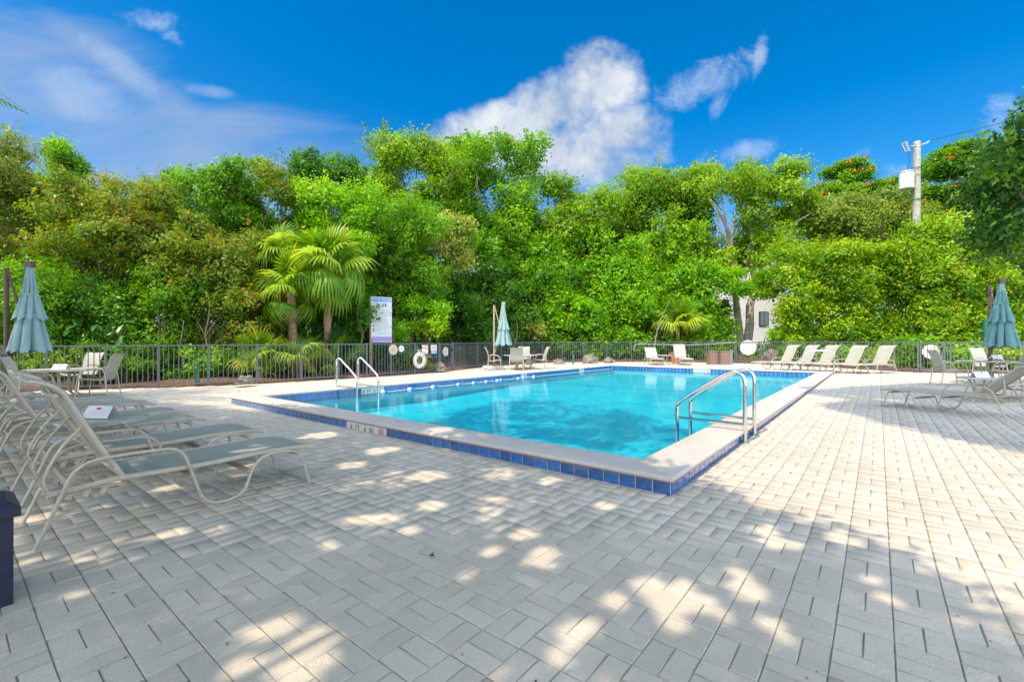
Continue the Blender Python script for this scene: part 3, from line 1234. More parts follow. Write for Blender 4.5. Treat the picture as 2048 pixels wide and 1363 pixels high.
def make_chair():
    """sling armchair facing +y, rear feet at y=0"""
    t = empty('patio_chair')
    W = 0.285
    arm = [(-.02, 0), (.02, .22), (.045, .45), (.07, .58), (.13, .635), (.25, .65), (.40, .635), (.50, .57), (.555, .45), (.59, .22), (.61, 0)]
    for s in (-1, 1):
        mb = MB()
        mb.tube(cr([(s * W, y, z) for y, z in arm], 3), 0.017, 8, r2=0.013)
        mb.build('arm_frame', M_FRAME, t)
    sl = [(-.13, .985), (-.105, .97), (-.06, .90), (0.0, .76), (.045, .60), (.075, .48), (.105, .41), (.16, .385), (.30, .40), (.45, .42), (.55, .43), (.60, .41)]
    pp = cr([(0, y, z) for y, z in sl], 3)
    for s in (-1, 1):
        mb = MB()
        mb.tube([(s * (W - .03), p.y, p.z) for p in pp], 0.0125, 7)
        mb.build('sling_rail', M_FRAME, t)
    mb = MB()
    rows = [[(x, p.y, p.z - 0.012 * (1 - (x / .25) ** 2)) for x in (-.248, -.12, 0, .12, .248)] for p in pp]
    mb.sheet(rows)
    mb.build('sling', M_SLING, t)
    for P_, r_ in (([(-W + .03, -.10, .945), (0, -.11, .96), (W - .03, -.10, .945)], .010), ([(-W + .03, .05, .50), (0, .045, .495), (W - .03, .05, .50)], .010),
                   ([(-W, .1, .39), (0, .16, .35), (W, .1, .39)], .011), ([(-W, .56, .385), (0, .55, .37), (W, .56, .385)], .011)):
        mb = MB()
        mb.tube(P_, r_, 6)
        mb.build('cross_bar', M_FRAME, t)
    return t


def make_table(r, h, low=False):
    t = empty('side_table' if low else 'round_table')
    mb = MB()
    mb.lathe([(0, h), (r - .03, h), (r, h - .006), (r + .004, h - .016), (r - .004, h - .034), (r - .03, h - .036), (0, h - .030)], 40)
    mb.build('table_top', M_TABLE, t)
    for k in range(4):
        a = math.pi / 4 + k * math.pi / 2
        if low:
            prof = [(r * .55, h - .04), (r * .38, h * .75), (r * .28, h * .45), (r * .42, h * .15), (r * .78, 0.0)]
        else:
            prof = [(r * .30, h - .04), (r * .26, h * .7), (r * .24, h * .4), (r * .34, h * .15), (r * .62, 0.0)]
        mb = MB()
        mb.tube(cr([(p * math.cos(a), p * math.sin(a), z) for p, z in prof], 4), 0.030 if not low else 0.02, 6, r2=0.014, up=(-math.sin(a), math.cos(a), 0))
        mb.build('leg', M_FRAME, t)
    mb = MB()
    rr = r * .25
    mb.tube([(rr * math.cos(a), rr * math.sin(a), h * .5) for a in [2 * math.pi * q / 16 for q in range(16)]], 0.01, 6, closed=True)
    mb.build('ring_brace', M_FRAME, t)
    return t


def make_card():
    t = empty('table_tent_card')
    mb = MB()
    w, h, d = 0.15, 0.115, 0.07
    for s in (-1, 1):
        mb.add([(-w, s * d, 0), (w, s * d, 0), (w * .97, s * .004, h), (-w * .97, s * .004, h)], [(0, 1, 2, 3)])
        mb.add([(-w, s * d * .96, 0), (w, s * d * .96, 0), (w * .97, s * .001, h - .003), (-w * .97, s * .001, h - .003)], [(3, 2, 1, 0)])
    mb.build('card', M_CARD, t, False)
    sl = math.atan2(h, d - .004)
    def face(mbx, x0, x1, u0, u1):
        f = lambda u: (-d * (1 - u) - .004 * u - 0.0025 * math.sin(sl), h * u + 0.001)
        a, b = f(u0), f(u1)
        mbx.add([(x0, a[0], a[1]), (x1, a[0], a[1]), (x1, b[0], b[1]), (x0, b[0], b[1])], [(0, 1, 2, 3)])
    mb = MB()
    face(mb, -.028, .028, .70, .86)
    mb.build('logo', M_LOGO, t, False)
    mb = MB()
    for q in range(6):
        face(mb, -.125, .125 - .02 * (q % 3), .56 - q * .09, .575 - q * .09)
    mb.build('print_lines', M_PRINT, t, False)
    return t


def canopy(mb, R0, z0, z1, R1, lobes, amp, n=64, ph=0.0, flare=0.0, seed=0):
    rr = random.Random(seed)
    jit = [rr.uniform(-.12, .12) for _ in range(lobes)]
    rows = []
    K = 9
    for k in range(K + 1):
        u = k / K
        row = []
        for q in range(n + 1):
            a = 2 * math.pi * q / n
            w = (a / (2 * math.pi) * lobes + ph) % lobes
            li = int(w) % lobes
            wv = abs(math.sin(math.pi * w)) ** 0.7
            Rr = R0 + (R1 - R0) * (u ** (1 + flare)) * (1 + jit[li] * u * math.sin(math.pi * (w % 1)) ** 2)
            rad = Rr * (1 - amp * (1 - wv) * (0.45 + 0.55 * u))
            zz = z0 + (z1 - z0) * u + (0.035 * u * math.cos(2 * math.pi * w)) * 1.0
            tw = a + 0.12 * u * math.sin(a * 3 + seed)
            row.append((rad * math.cos(tw), rad * math.sin(tw), zz))
        rows.append(row)
    mb.sheet(rows)


def make_umbrella(mc, mf, seed, scale=1.0, mast=True, mast_off=(-0.47, 0), spread=1.0):
    t = empty('patio_umbrella')
    u = 'umbrella'
    hub = (0, 0, 2.92)
    mo = mast_off
    mb = MB()
    mb.tube([(mo[0], mo[1], 0.08), (mo[0], mo[1], 2.84)], 0.042, 10)
    mb.build('mast', mf, t)
    mb = MB()
    a0 = Vector((mo[0] + .05, mo[1] + .02, 0.75))
    a1 = Vector((-.05, 0, 2.93))
    mb.tube([a0, a0.lerp(a1, .3), a1], 0.030, 8)
    mb.build('arm', mf, t)
    mb = MB()
    mb.tube([(mo[0] + .02, mo[1], 2.80), a0.lerp(a1, .56)], 0.022, 8)
    mb.build('strut', mf, t)
    mb = MB()
    mb.box((0, 0, 2.92), (0.16, 0.10, 0.12))
    mb.build('hub', mf, t, False)
    mb = MB()
    mb.box((mo[0] + .04, mo[1] - .02, 1.08), (0.12, 0.10, 0.16))
    mb.tube([(mo[0] + .1, mo[1] - .06, 1.05), (mo[0] + .16, mo[1] - .1, 1.0)], .012, 6)
    mb.build('crank_housing', mf, t, False)
    for k, (R0, z0, z1, R1, am) in enumerate(((0.06, 2.86, 2.26, 0.165, .34), (0.13, 2.30, 1.76, 0.32, .46), (0.19, 1.86, 1.08, 0.43, .52))):
        mb = MB()
        canopy(mb, R0, z0, z1, R1 * spread, 8, am, 80, ph=0.3 * k, flare=.05, seed=seed + k)
        mb.build('canopy_tier', mc, t, auto=75)
    mb = MB()
    mb.tube([(0, 0, 2.9), (0, 0, 1.0)], 0.02, 8)
    mb.build('centre_pole', mf, t)
    mb = MB()
    for a in (0, math.pi / 2):
        mb.box((mo[0], mo[1], 0.04), (0.9, 0.07, 0.04), rz=a + .4)
    mb.build('cross_base', mf, t, False)
    wts = []
    for k in range(4):
        a = k * math.pi / 2 + .4 + math.pi / 4
        mb = MB()
        mb.box((mo[0] + .27 * math.cos(a), mo[1] + .27 * math.sin(a), 0.09), (0.44, 0.44, 0.13), rz=a + math.pi / 4, taper=.88)
        mb.build('base_weight', mat('weight_white', (0.62, 0.61, 0.60), .8, var=.1), t, False)
    return t


def place(o, x, y, rz, label, cat, group=None, z=None):
    o.location = (x, y, gz(y) if z is None else z)
    o.rotation_euler = (0, 0, rz)
    tag(o, label, cat, group)
    return o


GL = 'tan framed sling sun loungers'
GC = 'tan framed sling patio chairs'
ch_up = make_chaise('up')
ch_mid = make_chaise('mid')
tb_low = make_table(0.36, 0.50, True)
tb_hi = make_table(0.64, 0.71)
chair = make_chair()
card = make_card()
used = {}


def put(proto, *a, **k):
    o = proto if proto.name not in used else copy_tree(proto)
    used[proto.name] = 1
    return place(o, *a, **k)


# near left row of loungers (heads towards the camera side)
put(ch_up, -3.02, -3.41, 0, 'nearest sun lounger, left foreground, long blue grey seat with its back raised', 'sun lounger', GL)
put(ch_up, -4.15, -3.38, 0, 'second sun lounger from the front of the left row, beside the nearest one', 'sun lounger', GL)
put(ch_up, -5.50, -3.50, 0, 'third lounger of the left row, just beyond the low table with the card', 'sun lounger', GL)
put(ch_mid, -6.32, -3.45, 0.02, 'fourth sun lounger of the left row, counting from the camera', 'sun lounger', GL)
put(ch_up, -7.74, -3.45, -0.02, 'fifth sun lounger of the left row, counting from the camera', 'sun lounger', GL)
put(ch_up, -8.62, -3.55, 0.03, 'sun lounger farthest along the left row, nearest the dining table', 'sun lounger', GL)
put(tb_low, -4.83, -2.72, 0.3, 'low round side table with a white folded card between the left loungers', 'side table', 'low round side tables')
put(card, -4.83, -2.74, YAW - .15, 'white folded menu card lying on the low side table between the left loungers', 'table card', 'white table cards', z=0.50)
# left dining set
lt = put(tb_hi, *at(128, 10.7), 0.2, 'round patio table at the far left below the pale blue umbrella', 'table', 'round patio tables')
lt.scale = (1.15, 1.15, .90)
put(card, *at(122, 10.55), YAW + .1, 'white folded card standing on the far left patio table', 'table card', 'white table cards', z=0.64)
put(chair, *at(228, 10.9), YAW + 1.88, 'sunlit patio chair to the right of the far left table, seen from behind', 'chair', GC)
put(chair, *at(184, 12.6), YAW + math.pi - .1, 'shaded patio chair behind the far left table, close to the fence', 'chair', GC)
put(chair, *at(22, 9.5), YAW - .45, 'dark patio chair back cut by the left picture edge, in front of the table', 'chair', GC)
# middle set
tmx, tmy = at(1040, 20.3)
mt = put(tb_hi, tmx, tmy, 0.5, 'round patio table in the middle distance beside the tan umbrella', 'table', 'round patio tables')
x_, y_ = at(1033, 19.15)
put(chair, x_, y_, YAW, 'patio chair with its back to the camera at the middle table', 'chair', GC)
x_, y_ = at(995, 20.2)
put(chair, *at(975, 20.0), YAW - math.pi / 2, 'patio chair on the left of the middle table, in side view', 'chair', GC)
put(chair, *at(1092, 20.6), YAW + math.pi / 2 + .15, 'patio chair on the right of the middle table, leaning towards the fence', 'chair', GC)
put(chair, *at(1048, 21.6), YAW + math.pi, 'patio chair behind the middle table, mostly hidden', 'chair', GC)
# far lounge chairs by the back fence
fl1 = put(ch_mid, *at(1301, 24.7), YAW + math.pi - .10, 'low reclined lounge chair by the back fence, left of the small round table', 'sun lounger', GL)
fl2 = put(ch_up, *at(1357, 24.3), YAW + math.pi - .12, 'upright lounge chair by the back fence, right of the small round table', 'sun lounger', GL)
put(tb_low, *at(1331, 23.6), 0.1, 'small round side table between the two lounge chairs at the back fence', 'side table', 'low round side tables')
# row of five along the right fence
row5 = [(1590, 19.4, 'leftmost of the five reclining loungers at the right of the back fence'),
        (1629, 18.9, 'second from the left of the five reclining loungers by the fence'),
        (1669, 18.4, 'middle of the five reclining loungers, behind the far pool handrail'),
        (1722, 17.7, 'fourth from the left of the five reclining loungers by the fence'),
        (1779, 17.3, 'rightmost of the five reclining loungers, next to the narrow gate')]
for (px, d, lb) in row5:
    x_, y_ = at(px, d)
    put(ch_up, x_, y_, YAW + math.pi / 2 + .12, lb, 'sun lounger', GL)
# right group
put(ch_mid, 3.07, 6.87, R(59.2), 'sun lounger at the right edge of the deck, lying side on in tree shade', 'sun lounger', GL)
put(tb_low, 2.96, 9.5, 0.2, 'low round side table behind the right lounger, with a white card', 'side table', 'low round side tables')
put(card, *at(1960, 9.35), YAW, 'white folded card on the low side table at the right', 'table card', 'white table cards', z=0.545)
put(tb_hi, 3.89, 15.38, 0.4, 'round patio table at the right in front of the teal umbrella', 'table', 'round patio tables')
put(card, *at(1992, 13.25), YAW, 'white folded card standing on the right patio table', 'table card', 'white table cards', z=0.775)
put(chair, *at(1872, 12.9), YAW - 1.9, 'patio chair at the left of the right patio table, turned towards the pool', 'chair', GC)
put(chair, *at(1958, 15.2), YAW + math.pi + .15, 'broad patio chair behind the right patio table', 'chair', GC)
put(chair, *at(2052, 12.2), YAW + 1.1, 'patio chair back cut by the right picture edge', 'chair', GC)
put(ch_mid, *at(2110, 9.9), YAW + 1.75, 'sun lounger partly cut by the right picture edge, behind the nearer one', 'sun lounger', GL)

UG = 'closed cantilever umbrellas'
um = make_umbrella(M_UMB, M_TAN, 3, mast_off=(-0.42, .05), spread=.9)
x_, y_ = at(1007, 20.3)
place(um, x_, y_, YAW, 'closed pale blue umbrella hanging from a tan V shaped pole beside the middle table', 'umbrella', UG)
ul = make_umbrella(M_UMB, M_BROWN, 5, mast_off=(-0.50, -.05), spread=.86)
x_, y_ = at(60, 9.75)
place(ul, x_, y_, YAW - .1, 'closed pale blue umbrella with a dark brown pole at the far left', 'umbrella', UG)
ur = make_umbrella(M_UMB_D, M_BROWN, 9, mast_off=(0.14, .45), spread=.95)
x_, y_ = at(2003, 12.9)
place(ur, x_, y_, YAW, 'closed teal umbrella with a brown pole at the right', 'umbrella', UG)


# bin at the left edge
def build_bin():
    bx, by = -1.955, -3.575
    t = empty('litter_bin', (bx, by, gz(by)), 0.0, 'dark navy plastic bin cut by the left edge of the picture', 'litter bin')
    mb = MB()
    w = 0.31
    mb.box((-w / 2, -w / 2 + .02, 0.215), (w - .03, w - .03, 0.43))
    mb.build('body', M_BIN, t, False)
    for dx, dy in ((-.012, .012), (-w + .012, .012), (-.012, -w + .03)):
        mb = MB()
        mb.box((dx - .02, dy - .01, 0.215), (0.05, 0.05, 0.43))
        mb.build('corner_post', M_BIN, t, False)
    mb = MB()
    x0, x1, y0, y1 = -w - .02, .02, -w - .0, .05
    vs = [(x0, y0, .43), (x1, y0, .43), (x1, y1, .43), (x0, y1, .43), (x0, y0, .475), (x1, y0, .475), (x1, y1, .475), (x0, y1, .475),
          (x0 + .05, y0 + .05, .50), (x1 - .03, y0 + .05, .50), (x1 - .03, y1 - .04, .505), (x0 + .05, y1 - .04, .505)]
    mb.add(vs, [(0, 3, 2, 1), (0, 1, 5, 4), (1, 2, 6, 5), (2, 3, 7, 6), (3, 0, 4, 7), (4, 5, 9, 8), (5, 6, 10, 9), (6, 7, 11, 10), (7, 4, 8, 11), (8, 9, 10, 11)])
    mb.build('lid', M_BIN, t, False)


build_bin()


# dead leaf on the paving
def dry_leaf():
    mb = MB()
    mb.add([(0, 0, .004), (.022, .012, .012), (.045, 0, .005), (.02, -.013, .016)], [(0, 1, 2), (0, 2, 3)])
    mb.add([(.02, 0, .008), (.03, .03, .022), (.012, .018, .01)], [(0, 1, 2)])
    o = mb.build('dry_leaf', mat('dead_leaf', (0.035, 0.02, 0.012), 0.9), None, False, loc=(-0.75, -1.96, gz(-1.96) + .001), rot=(0, 0, .4))
    tag(o, 'small dark curled dead leaf lying on the pale pavers', 'leaf')


dry_leaf()


def litter():
    rr = random.Random(5)
    V, F = [], []
    while len(F) < 70:
        d = rr.uniform(1.6, 11) 
        px = rr.uniform(-100, 2100)
        x, y = at(px, d)
        if -PW - .1 < x < .1 and -.1 < y < PL:
            continue
        a, L = rr.uniform(0, 6.28), rr.uniform(.004, .013)
        z = gz(y) + .002
        b = len(V)
        for (u, w, h) in ((-1, 0, 0), (0, -.35, .3), (1, 0, .1), (0, .35, .35)):
            V.append((x + L * (u * math.cos(a) - w * math.sin(a)), y + L * (u * math.sin(a) + w * math.cos(a)), z + h * L))
        F.append((b, b + 1, b + 2, b + 3))
    me = bpy.data.meshes.new('leaf_litter')
    me.from_pydata(V, [], F)
    me.materials.append(mat('litter_brown', (.12, .07, .035), .9))
    tag(link('leaf_litter', me), 'sparse brown specks of leaf litter scattered over the paving', 'leaf litter', kind='stuff')


litter()


# fence signs, ring buoy
def on_fence(u, k, off=-0.04):
    a, b = F1[k], F1[k + 1]
    x, y = a[0] + (b[0] - a[0]) * u, a[1] + (b[1] - a[1]) * u
    an = math.atan2(b[1] - a[1], b[0] - a[0])
    nx, ny = math.sin(an), -math.cos(an)          # towards the deck
    return x + nx * (-off), y + ny * (-off), an


def disc_sign(u, k, r, z, label, face_m, hands):
    x, y, an = on_fence(u, k)
    t = empty('round_dial', (x, y, gz(y) + z), an, label, 'round sign')
    mb = MB()
    mb.lathe([(0, -.01), (r, -.01), (r, .01), (r * .93, .014), (0, .012)], 28)
    mb.build('plate', face_m, t, rot=(math.pi / 2, 0, 0))
    mb = MB()
    mb.lathe([(r * .93, .012), (r * 1.03, .018), (r * 1.03, -.012)], 28)
    mb.build('rim', mat('rim_grey', (.4, .38, .33), .5), t, rot=(math.pi / 2, 0, 0))
    if hands:
        mb = MB()
        mb.box((0, -.02, r * .22), (.012, .003, r * .5))
        mb.box((r * .15, -.02, 0), (r * .35, .003, .012))
        for q in range(12):
            a = q * math.pi / 6
            mb.box((r * .78 * math.cos(a), -.0165, r * .78 * math.sin(a)), (.012, .003, .012))
        mb.build('hands', M_BLACK, t, False)
    else:
        mb = MB()
        for q, wdt in enumerate((.5, .8, 1.0, .9, .6)):
            mb.box((0, -.0165, r * (.5 - q * .25)), (r * wdt, .003, .012))
        mb.build('worn_lettering', mat('worn_brown', (.34, .24, .12), .7), t, False)
    return t


disc_sign(.07, 11, .30 / 1.6, .95, 'large cream round sign hanging on the left fence beside the pool rules board', M_CLOCK, False)
disc_sign(.40, 11, .125, .98, 'small pale round dial hanging on the fence next to the cream round sign', M_SIGNBACK, True)


def ring_buoy():
    x, y, an = on_fence(.13, 12, -0.09)
    t = empty('ring_buoy', (x, y, gz(y) + .52), an, 'white ring buoy hanging on the picket fence under the red bordered sign', 'ring buoy')
    mb = MB()
    Rm, r = .235, .085
    pts = [(Rm * math.cos(2 * math.pi * q / 36), 0, Rm * math.sin(2 * math.pi * q / 36)) for q in range(36)]
    mb.tube(pts, r, 12, closed=True, r2=.055)
    mb.build('ring', M_RING, t)
    for q in range(4):
        a = math.pi / 4 + q * math.pi / 2
        mb = MB()
        c = Vector((Rm * math.cos(a), 0, Rm * math.sin(a)))
        u_ = Vector((math.cos(a), 0, math.sin(a)))
        pts = [c + u_ * (.09 * math.cos(b)) + Vector((0, .059, 0)) * math.sin(b) for b in [2 * math.pi * w / 12 for w in range(12)]]
        mb.tube(pts, .009, 5, closed=True)
        mb.build('band', mat('band_grey', (.45, .44, .45), .7), t)
    mb = MB()
    mb.tube(cr([(.335 * math.cos(a), -.02, .335 * math.sin(a) + (.03 * math.sin(a * 2))) for a in [R(-60), R(-20), R(20), R(60), R(100)]], 4), .010, 5)
    mb.tube(cr([(.05, .03, .1), (.06, .02, -.05), (-.02, .02, -.12), (-.06, .03, .02), (0, .03, .12)], 4), .009, 5)
    mb.build('rope', M_ROPE, t)
    mb = MB()
    mb.box((0, .03, .36), (.16, .03, .10))
    mb.build('bracket', mat('bracket_grey', (.4, .4, .38), .6), t, False)


ring_buoy()


def fence_sign(u, k, z, w, h, label, kind):
    x, y, an = on_fence(u, k)
    t = empty('fence_sign', (x, y, gz(y) + z), an, label, 'sign')
    mb = MB()
    if kind == 'red':
        mb.box((0, 0, 0), (w, .006, h))
        mb.build('border', M_RED, t, False)
        mb = MB()
        mb.box((0, -.005, 0), (w - .04, .005, h - .04))
        mb.build('panel', M_WHITE, t, False)
        link('lettering', text_mesh('NO', .15, M_BLACK, 'CENTER'), t, (-.085, -.009, .02), (math.pi / 2, 0, 0))
        link('lettering', text_mesh('SMOKING', .075, M_BLACK, 'CENTER'), t, (0, -.009, -.14), (math.pi / 2, 0, 0))
        mb = MB()
        pts = [(.10 + .065 * math.cos(a), -.010, .075 + .065 * math.sin(a)) for a in [2 * math.pi * q / 20 for q in range(20)]]
        mb.tube(pts, .009, 4, closed=True)
        mb.tube([(.055, -.01, .12), (.145, -.01, .03)], .008, 4)
        mb.build('no_smoking_symbol', M_RED, t)
    else:
        mb.box((0, 0, h * .17), (w, .006, h * .66))
        mb.build('panel', mat('cream_panel', (.66, .62, .52), .5), t, False)
        mb = MB()
        mb.box((0, 0, -h * .33), (w, .0064, h * .34))
        mb.build('blue_panel', mat('cyan_panel', (.02, .38, .72), .5), t, False)
        mb = MB()
        for q in range(4):
            mb.box((0.01 * (q % 2), -.006, h * (.38 - q * .12)), (w * (.55, .7, .5, .62)[q], .003, .012))
        mb.build('print_lines', mat('faded_print', (.50, .38, .34), .7), t, False)
        mb = MB()
        for q in range(2):
            mb.box((0, -.006, -h * (.28 + q * .10)), (w * .7, .003, .014))
        mb.build('light_print', M_WHITE, t, False)


fence_sign(.38, 12, .93, .36, .37, 'white no smoking sign with a red border wired to the fence by the ring buoy', 'red')
fence_sign(.75, 12, .93, .33, .36, 'cream and blue notice on the fence between the red bordered sign and the gate', 'blue')


def rules_sign():
    x, y = -13.0, 5.6
    y = 5.75
    x0, y0 = at(763, 17.4)
    t = empty('pool_rules_sign', (x0, y0, 0.03), YAW + .62, 'tall white POOL RULES board on wooden posts behind the left fence', 'sign')
    w, h = .80, 1.72
    zb = zat(686, 17.4)
    c = zb + h / 2
    for s in (-1, 1):
        mb = MB()
        mb.box((s * (w / 2 - .03) - (.03 if s < 0 else -.0), .05, (zb + h - .02) / 2), (.085, .07, zb + h - .02))
        mb.build('post', mat('post_wood', (.36, .24, .17), .8, var=.1), t, False)
    mb = MB()
    mb.box((0, 0, c), (w, .012, h))
    mb.build('board', mat('board_white', (.62, .66, .68), .5, var=.04, vscale=3), t, False)
    mb = MB()
    mb.box((0, -.008, c + h / 2 - .10), (w - .03, .004, .15))
    mb.build('title_band', M_SIGNB, t, False)
    mb = MB()
    mb.box((0, -.008, c - h / 2 + .12), (w - .03, .004, .20))
    mb.build('bottom_band', mat('sign_violet', (.25, .33, .66), .5), t, False)
    link('lettering', text_mesh('POOL RULES', .135, M_WHITE, 'CENTER'), t, (0, -.012, c + h / 2 - .14), (math.pi / 2, 0, 0))
    link('lettering', text_mesh('NO DIVING', .17, M_PINK, 'CENTER'), t, (0, -.012, c - h / 2 + .07), (math.pi / 2, 0, 0))
    lines = ['SHOWER BEFORE ENTERING', 'THE POOL BATHING LOAD 30', 'PERSONS', 'POOL HOURS DAWN TO DUSK', 'DO NOT SWALLOW POOL WATER', 'SHOWER BEFORE ENTERING POOL',
             'NO FOOD DRINK, AND', 'NO GLASS BOTTLES, AND', 'NO ANIMALS IN POOL, AND', 'NO RUNNING IN POOL AREA', 'NO SWIMMING, WITHOUT OTHERS', 'NO LIFEGUARD ON DUTY', 'AT ANY TIME']
    mg = mat('faded_black', (.20, .21, .23), .7)
    z = c + h / 2 - .27
    for q, s in enumerate(lines):
        link('lettering', text_mesh(s, .058, mg, 'LEFT', 0.0008, .80), t, (-w / 2 + .05, -.0085, z), (math.pi / 2, 0, 0))
        z -= .087
    link('lettering', text_mesh('POOL MAX DEPTH 8 FT', .05, M_SIGNB, 'CENTER', .0008, .8), t, (0, -.0085, z), (math.pi / 2, 0, 0))


rules_sign()


# storage boxes, skimmer pole, bollard lights, rocks, pot
def deck_box(px, d, w, label):
    x, y = at(px, d)
    t = empty('storage_box', (x, y, gz(y)), YAW, label, 'storage box', 'brown resin storage boxes')
    mb = MB()
    mb.box((0, .2, .33), (w, .42, .66))
    mb.build('body', M_BOXB, t, False)
    for q in range(4):
        mb = MB()
        mb.box((0, -.014, .09 + q * .155), (w - .04, .012, .145))
        mb.build('panel', M_BOXB, t, False)
    mb = MB()
    mb.box((0, .2, .685), (w + .03, .45, .05))
    mb.build('lid', M_BOXB, t, False)


deck_box(1428, 23.6, .46, 'left one of two brown resin boxes standing by the far gate')
deck_box(1451, 23.4, .48, 'right one of two brown resin boxes standing by the far gate')


def gate_post_box():
    x, y = at(1463, 24.2)
    o = MB()
    o.box((0, 0, .34), (.10, .10, .68))
    o.box((0, 0, .70), (.13, .13, .05))
    tag(o.build('filter_housing', mat('green_grey', (.2, .27, .25), .5), None, False, loc=(x, y, gz(y))), 'slim grey green post standing between the brown boxes and the far gate', 'post')


gate_post_box()


def skimmer_pole():
    d = 23.6
    t = empty('skimmer_pole', (*at(1375, d), 0), YAW, 'long white cleaning pole with a bent end hung on the back fence', 'pole')
    k = d / FPX
    P = [(1268, 700), (1268, 694), (1271, 689), (1279, 687.5), (1320, 688.3), (1360, 689.5), (1410, 688), (1471, 684.5)]
    mb = MB()
    mb.tube(cr([((px - 1375) * k, 0, zat(py, d)) for px, py in P], 3), .016, 7)
    mb.build('shaft', mat('pole_grey', (.38, .37, .35), .5), t)


skimmer_pole()


def bollard(px, d, h, label):
    x, y = at(px, d)
    t = empty('bollard_light', (x, y, 0.05), 0, label, 'bollard light', 'green garden bollard lights')
    mb = MB()
    mb.tube([(0, 0, 0), (0, 0, h * .72)], .055, 12)
    mb.build('stem', M_GREENP, t)
    for q in range(3):
        mb = MB()
        mb.lathe([(.03, 0), (.075, -.005), (.05, .02), (.03, .02)], 14, (0, 0, h * (.76 + q * .07)))
        mb.build('louvre', mat('green_dark', (.02, .13, .12), .4), t)
    mb = MB()
    mb.lathe([(.03, 0), (.08, 0), (.06, .04), (0, .05)], 14, (0, 0, h * .95))
    mb.build('cap', mat('green_dark', (.02, .13, .12), .4), t)


bollard(395, 13.1, .62, 'green louvred bollard light behind the left fence')
bollard(1146, 24.6, .72, 'green louvred bollard light behind the back fence right of the middle table')


def green_tube():
    x, y = at(1973, 22.4)
    t = empty('green_post', (x, y, .1), 0, 'tall green tube post behind the fence, left of the teal umbrella', 'post')
    mb = MB()
    mb.tube([(0, 0, 0), (0, 0, 2.2)], .15, 16)
    mb.build('tube', M_GREENP, t)
    mb = MB()
    mb.lathe([(.155, 0), (.165, .02), (.1, .05), (0, .05)], 16, (0, 0, 2.2))
    mb.build('cap', M_GREENP, t)


green_tube()


def rock(px, d, w, h, label, seed, group='rocks behind the back fence'):
    rr = random.Random(seed)
    import bmesh
    bm = bmesh.new()
    bmesh.ops.create_icosphere(bm, subdivisions=3, radius=1)
    for v in bm.verts:
        n = v.co.normalized()
        k = 1 + .16 * math.sin(n.x * 5 + seed) * math.cos(n.y * 6 + seed * 2) + .12 * math.sin(n.z * 9 + n.x * 7 + seed) + rr.uniform(-.04, .04)
        v.co = Vector((n.x * w / 2 * k, n.y * w / 2.6 * k, max(-.05, n.z) * h * k))
    me = bpy.data.meshes.new('rock')
    bm.to_mesh(me)
    bm.free()
    me.materials.append(M_ROCK)
    x, y = at(px, d)
    tag(link('rock', me, None, (x, y, 0.1), (0, 0, seed)), label, 'rock', group)


rock(490, 12.9, .55, .22, 'brown stone mound with a white pipe stub behind the left fence', 2, 'garden rocks')
rock(1180, 25.2, .9, .5, 'pale boulder behind the back fence, right of the bollard light', 3)
rock(1118, 24.7, .6, .25, 'low flat rock behind the back fence, left of the bollard light', 4)
rock(1218, 25.8, .8, .28, 'low rough rock between the pale boulder and the lounge chairs', 5)
rock(1545, 25.2, 1.15, .75, 'dark rounded boulder behind the leftmost of the five loungers', 6)
rock(1482, 27.2, .7, .45, 'small rock seen through the far gate', 7)
rock(1128 - 70, 24.0, .5, .25, 'small rock behind the chair on the right of the middle table', 8)
rock(880, 18.6, .6, .35, 'pale rock behind the narrow gate near the ring buoy', 9)


# ------------------------------------------------------------------ vegetation
def leaf_quads(C, Nn, size, aspect=.5, fold=0.0):
    """kite leaves at centres C with normals Nn"""
    n = len(C)
    r = rng.normal(size=(n, 3))
    t = np.cross(Nn, r)
    t /= np.linalg.norm(t, axis=1)[:, None] + 1e-9
    b = np.cross(Nn, t)
    L = size[:, None]
    W = L * aspect
    V = np.empty((n, 4, 3))
    V[:, 0] = C - t * L * .5
    V[:, 1] = C + b * W * .5 - Nn * W * .18
    V[:, 2] = C + t * L * .5
    V[:, 3] = C - b * W * .5 - Nn * W * .18
    return V.reshape(-1, 3)


def unit(n):
    v = rng.normal(size=(n, 3))
    return v / np.linalg.norm(v, axis=1)[:, None]


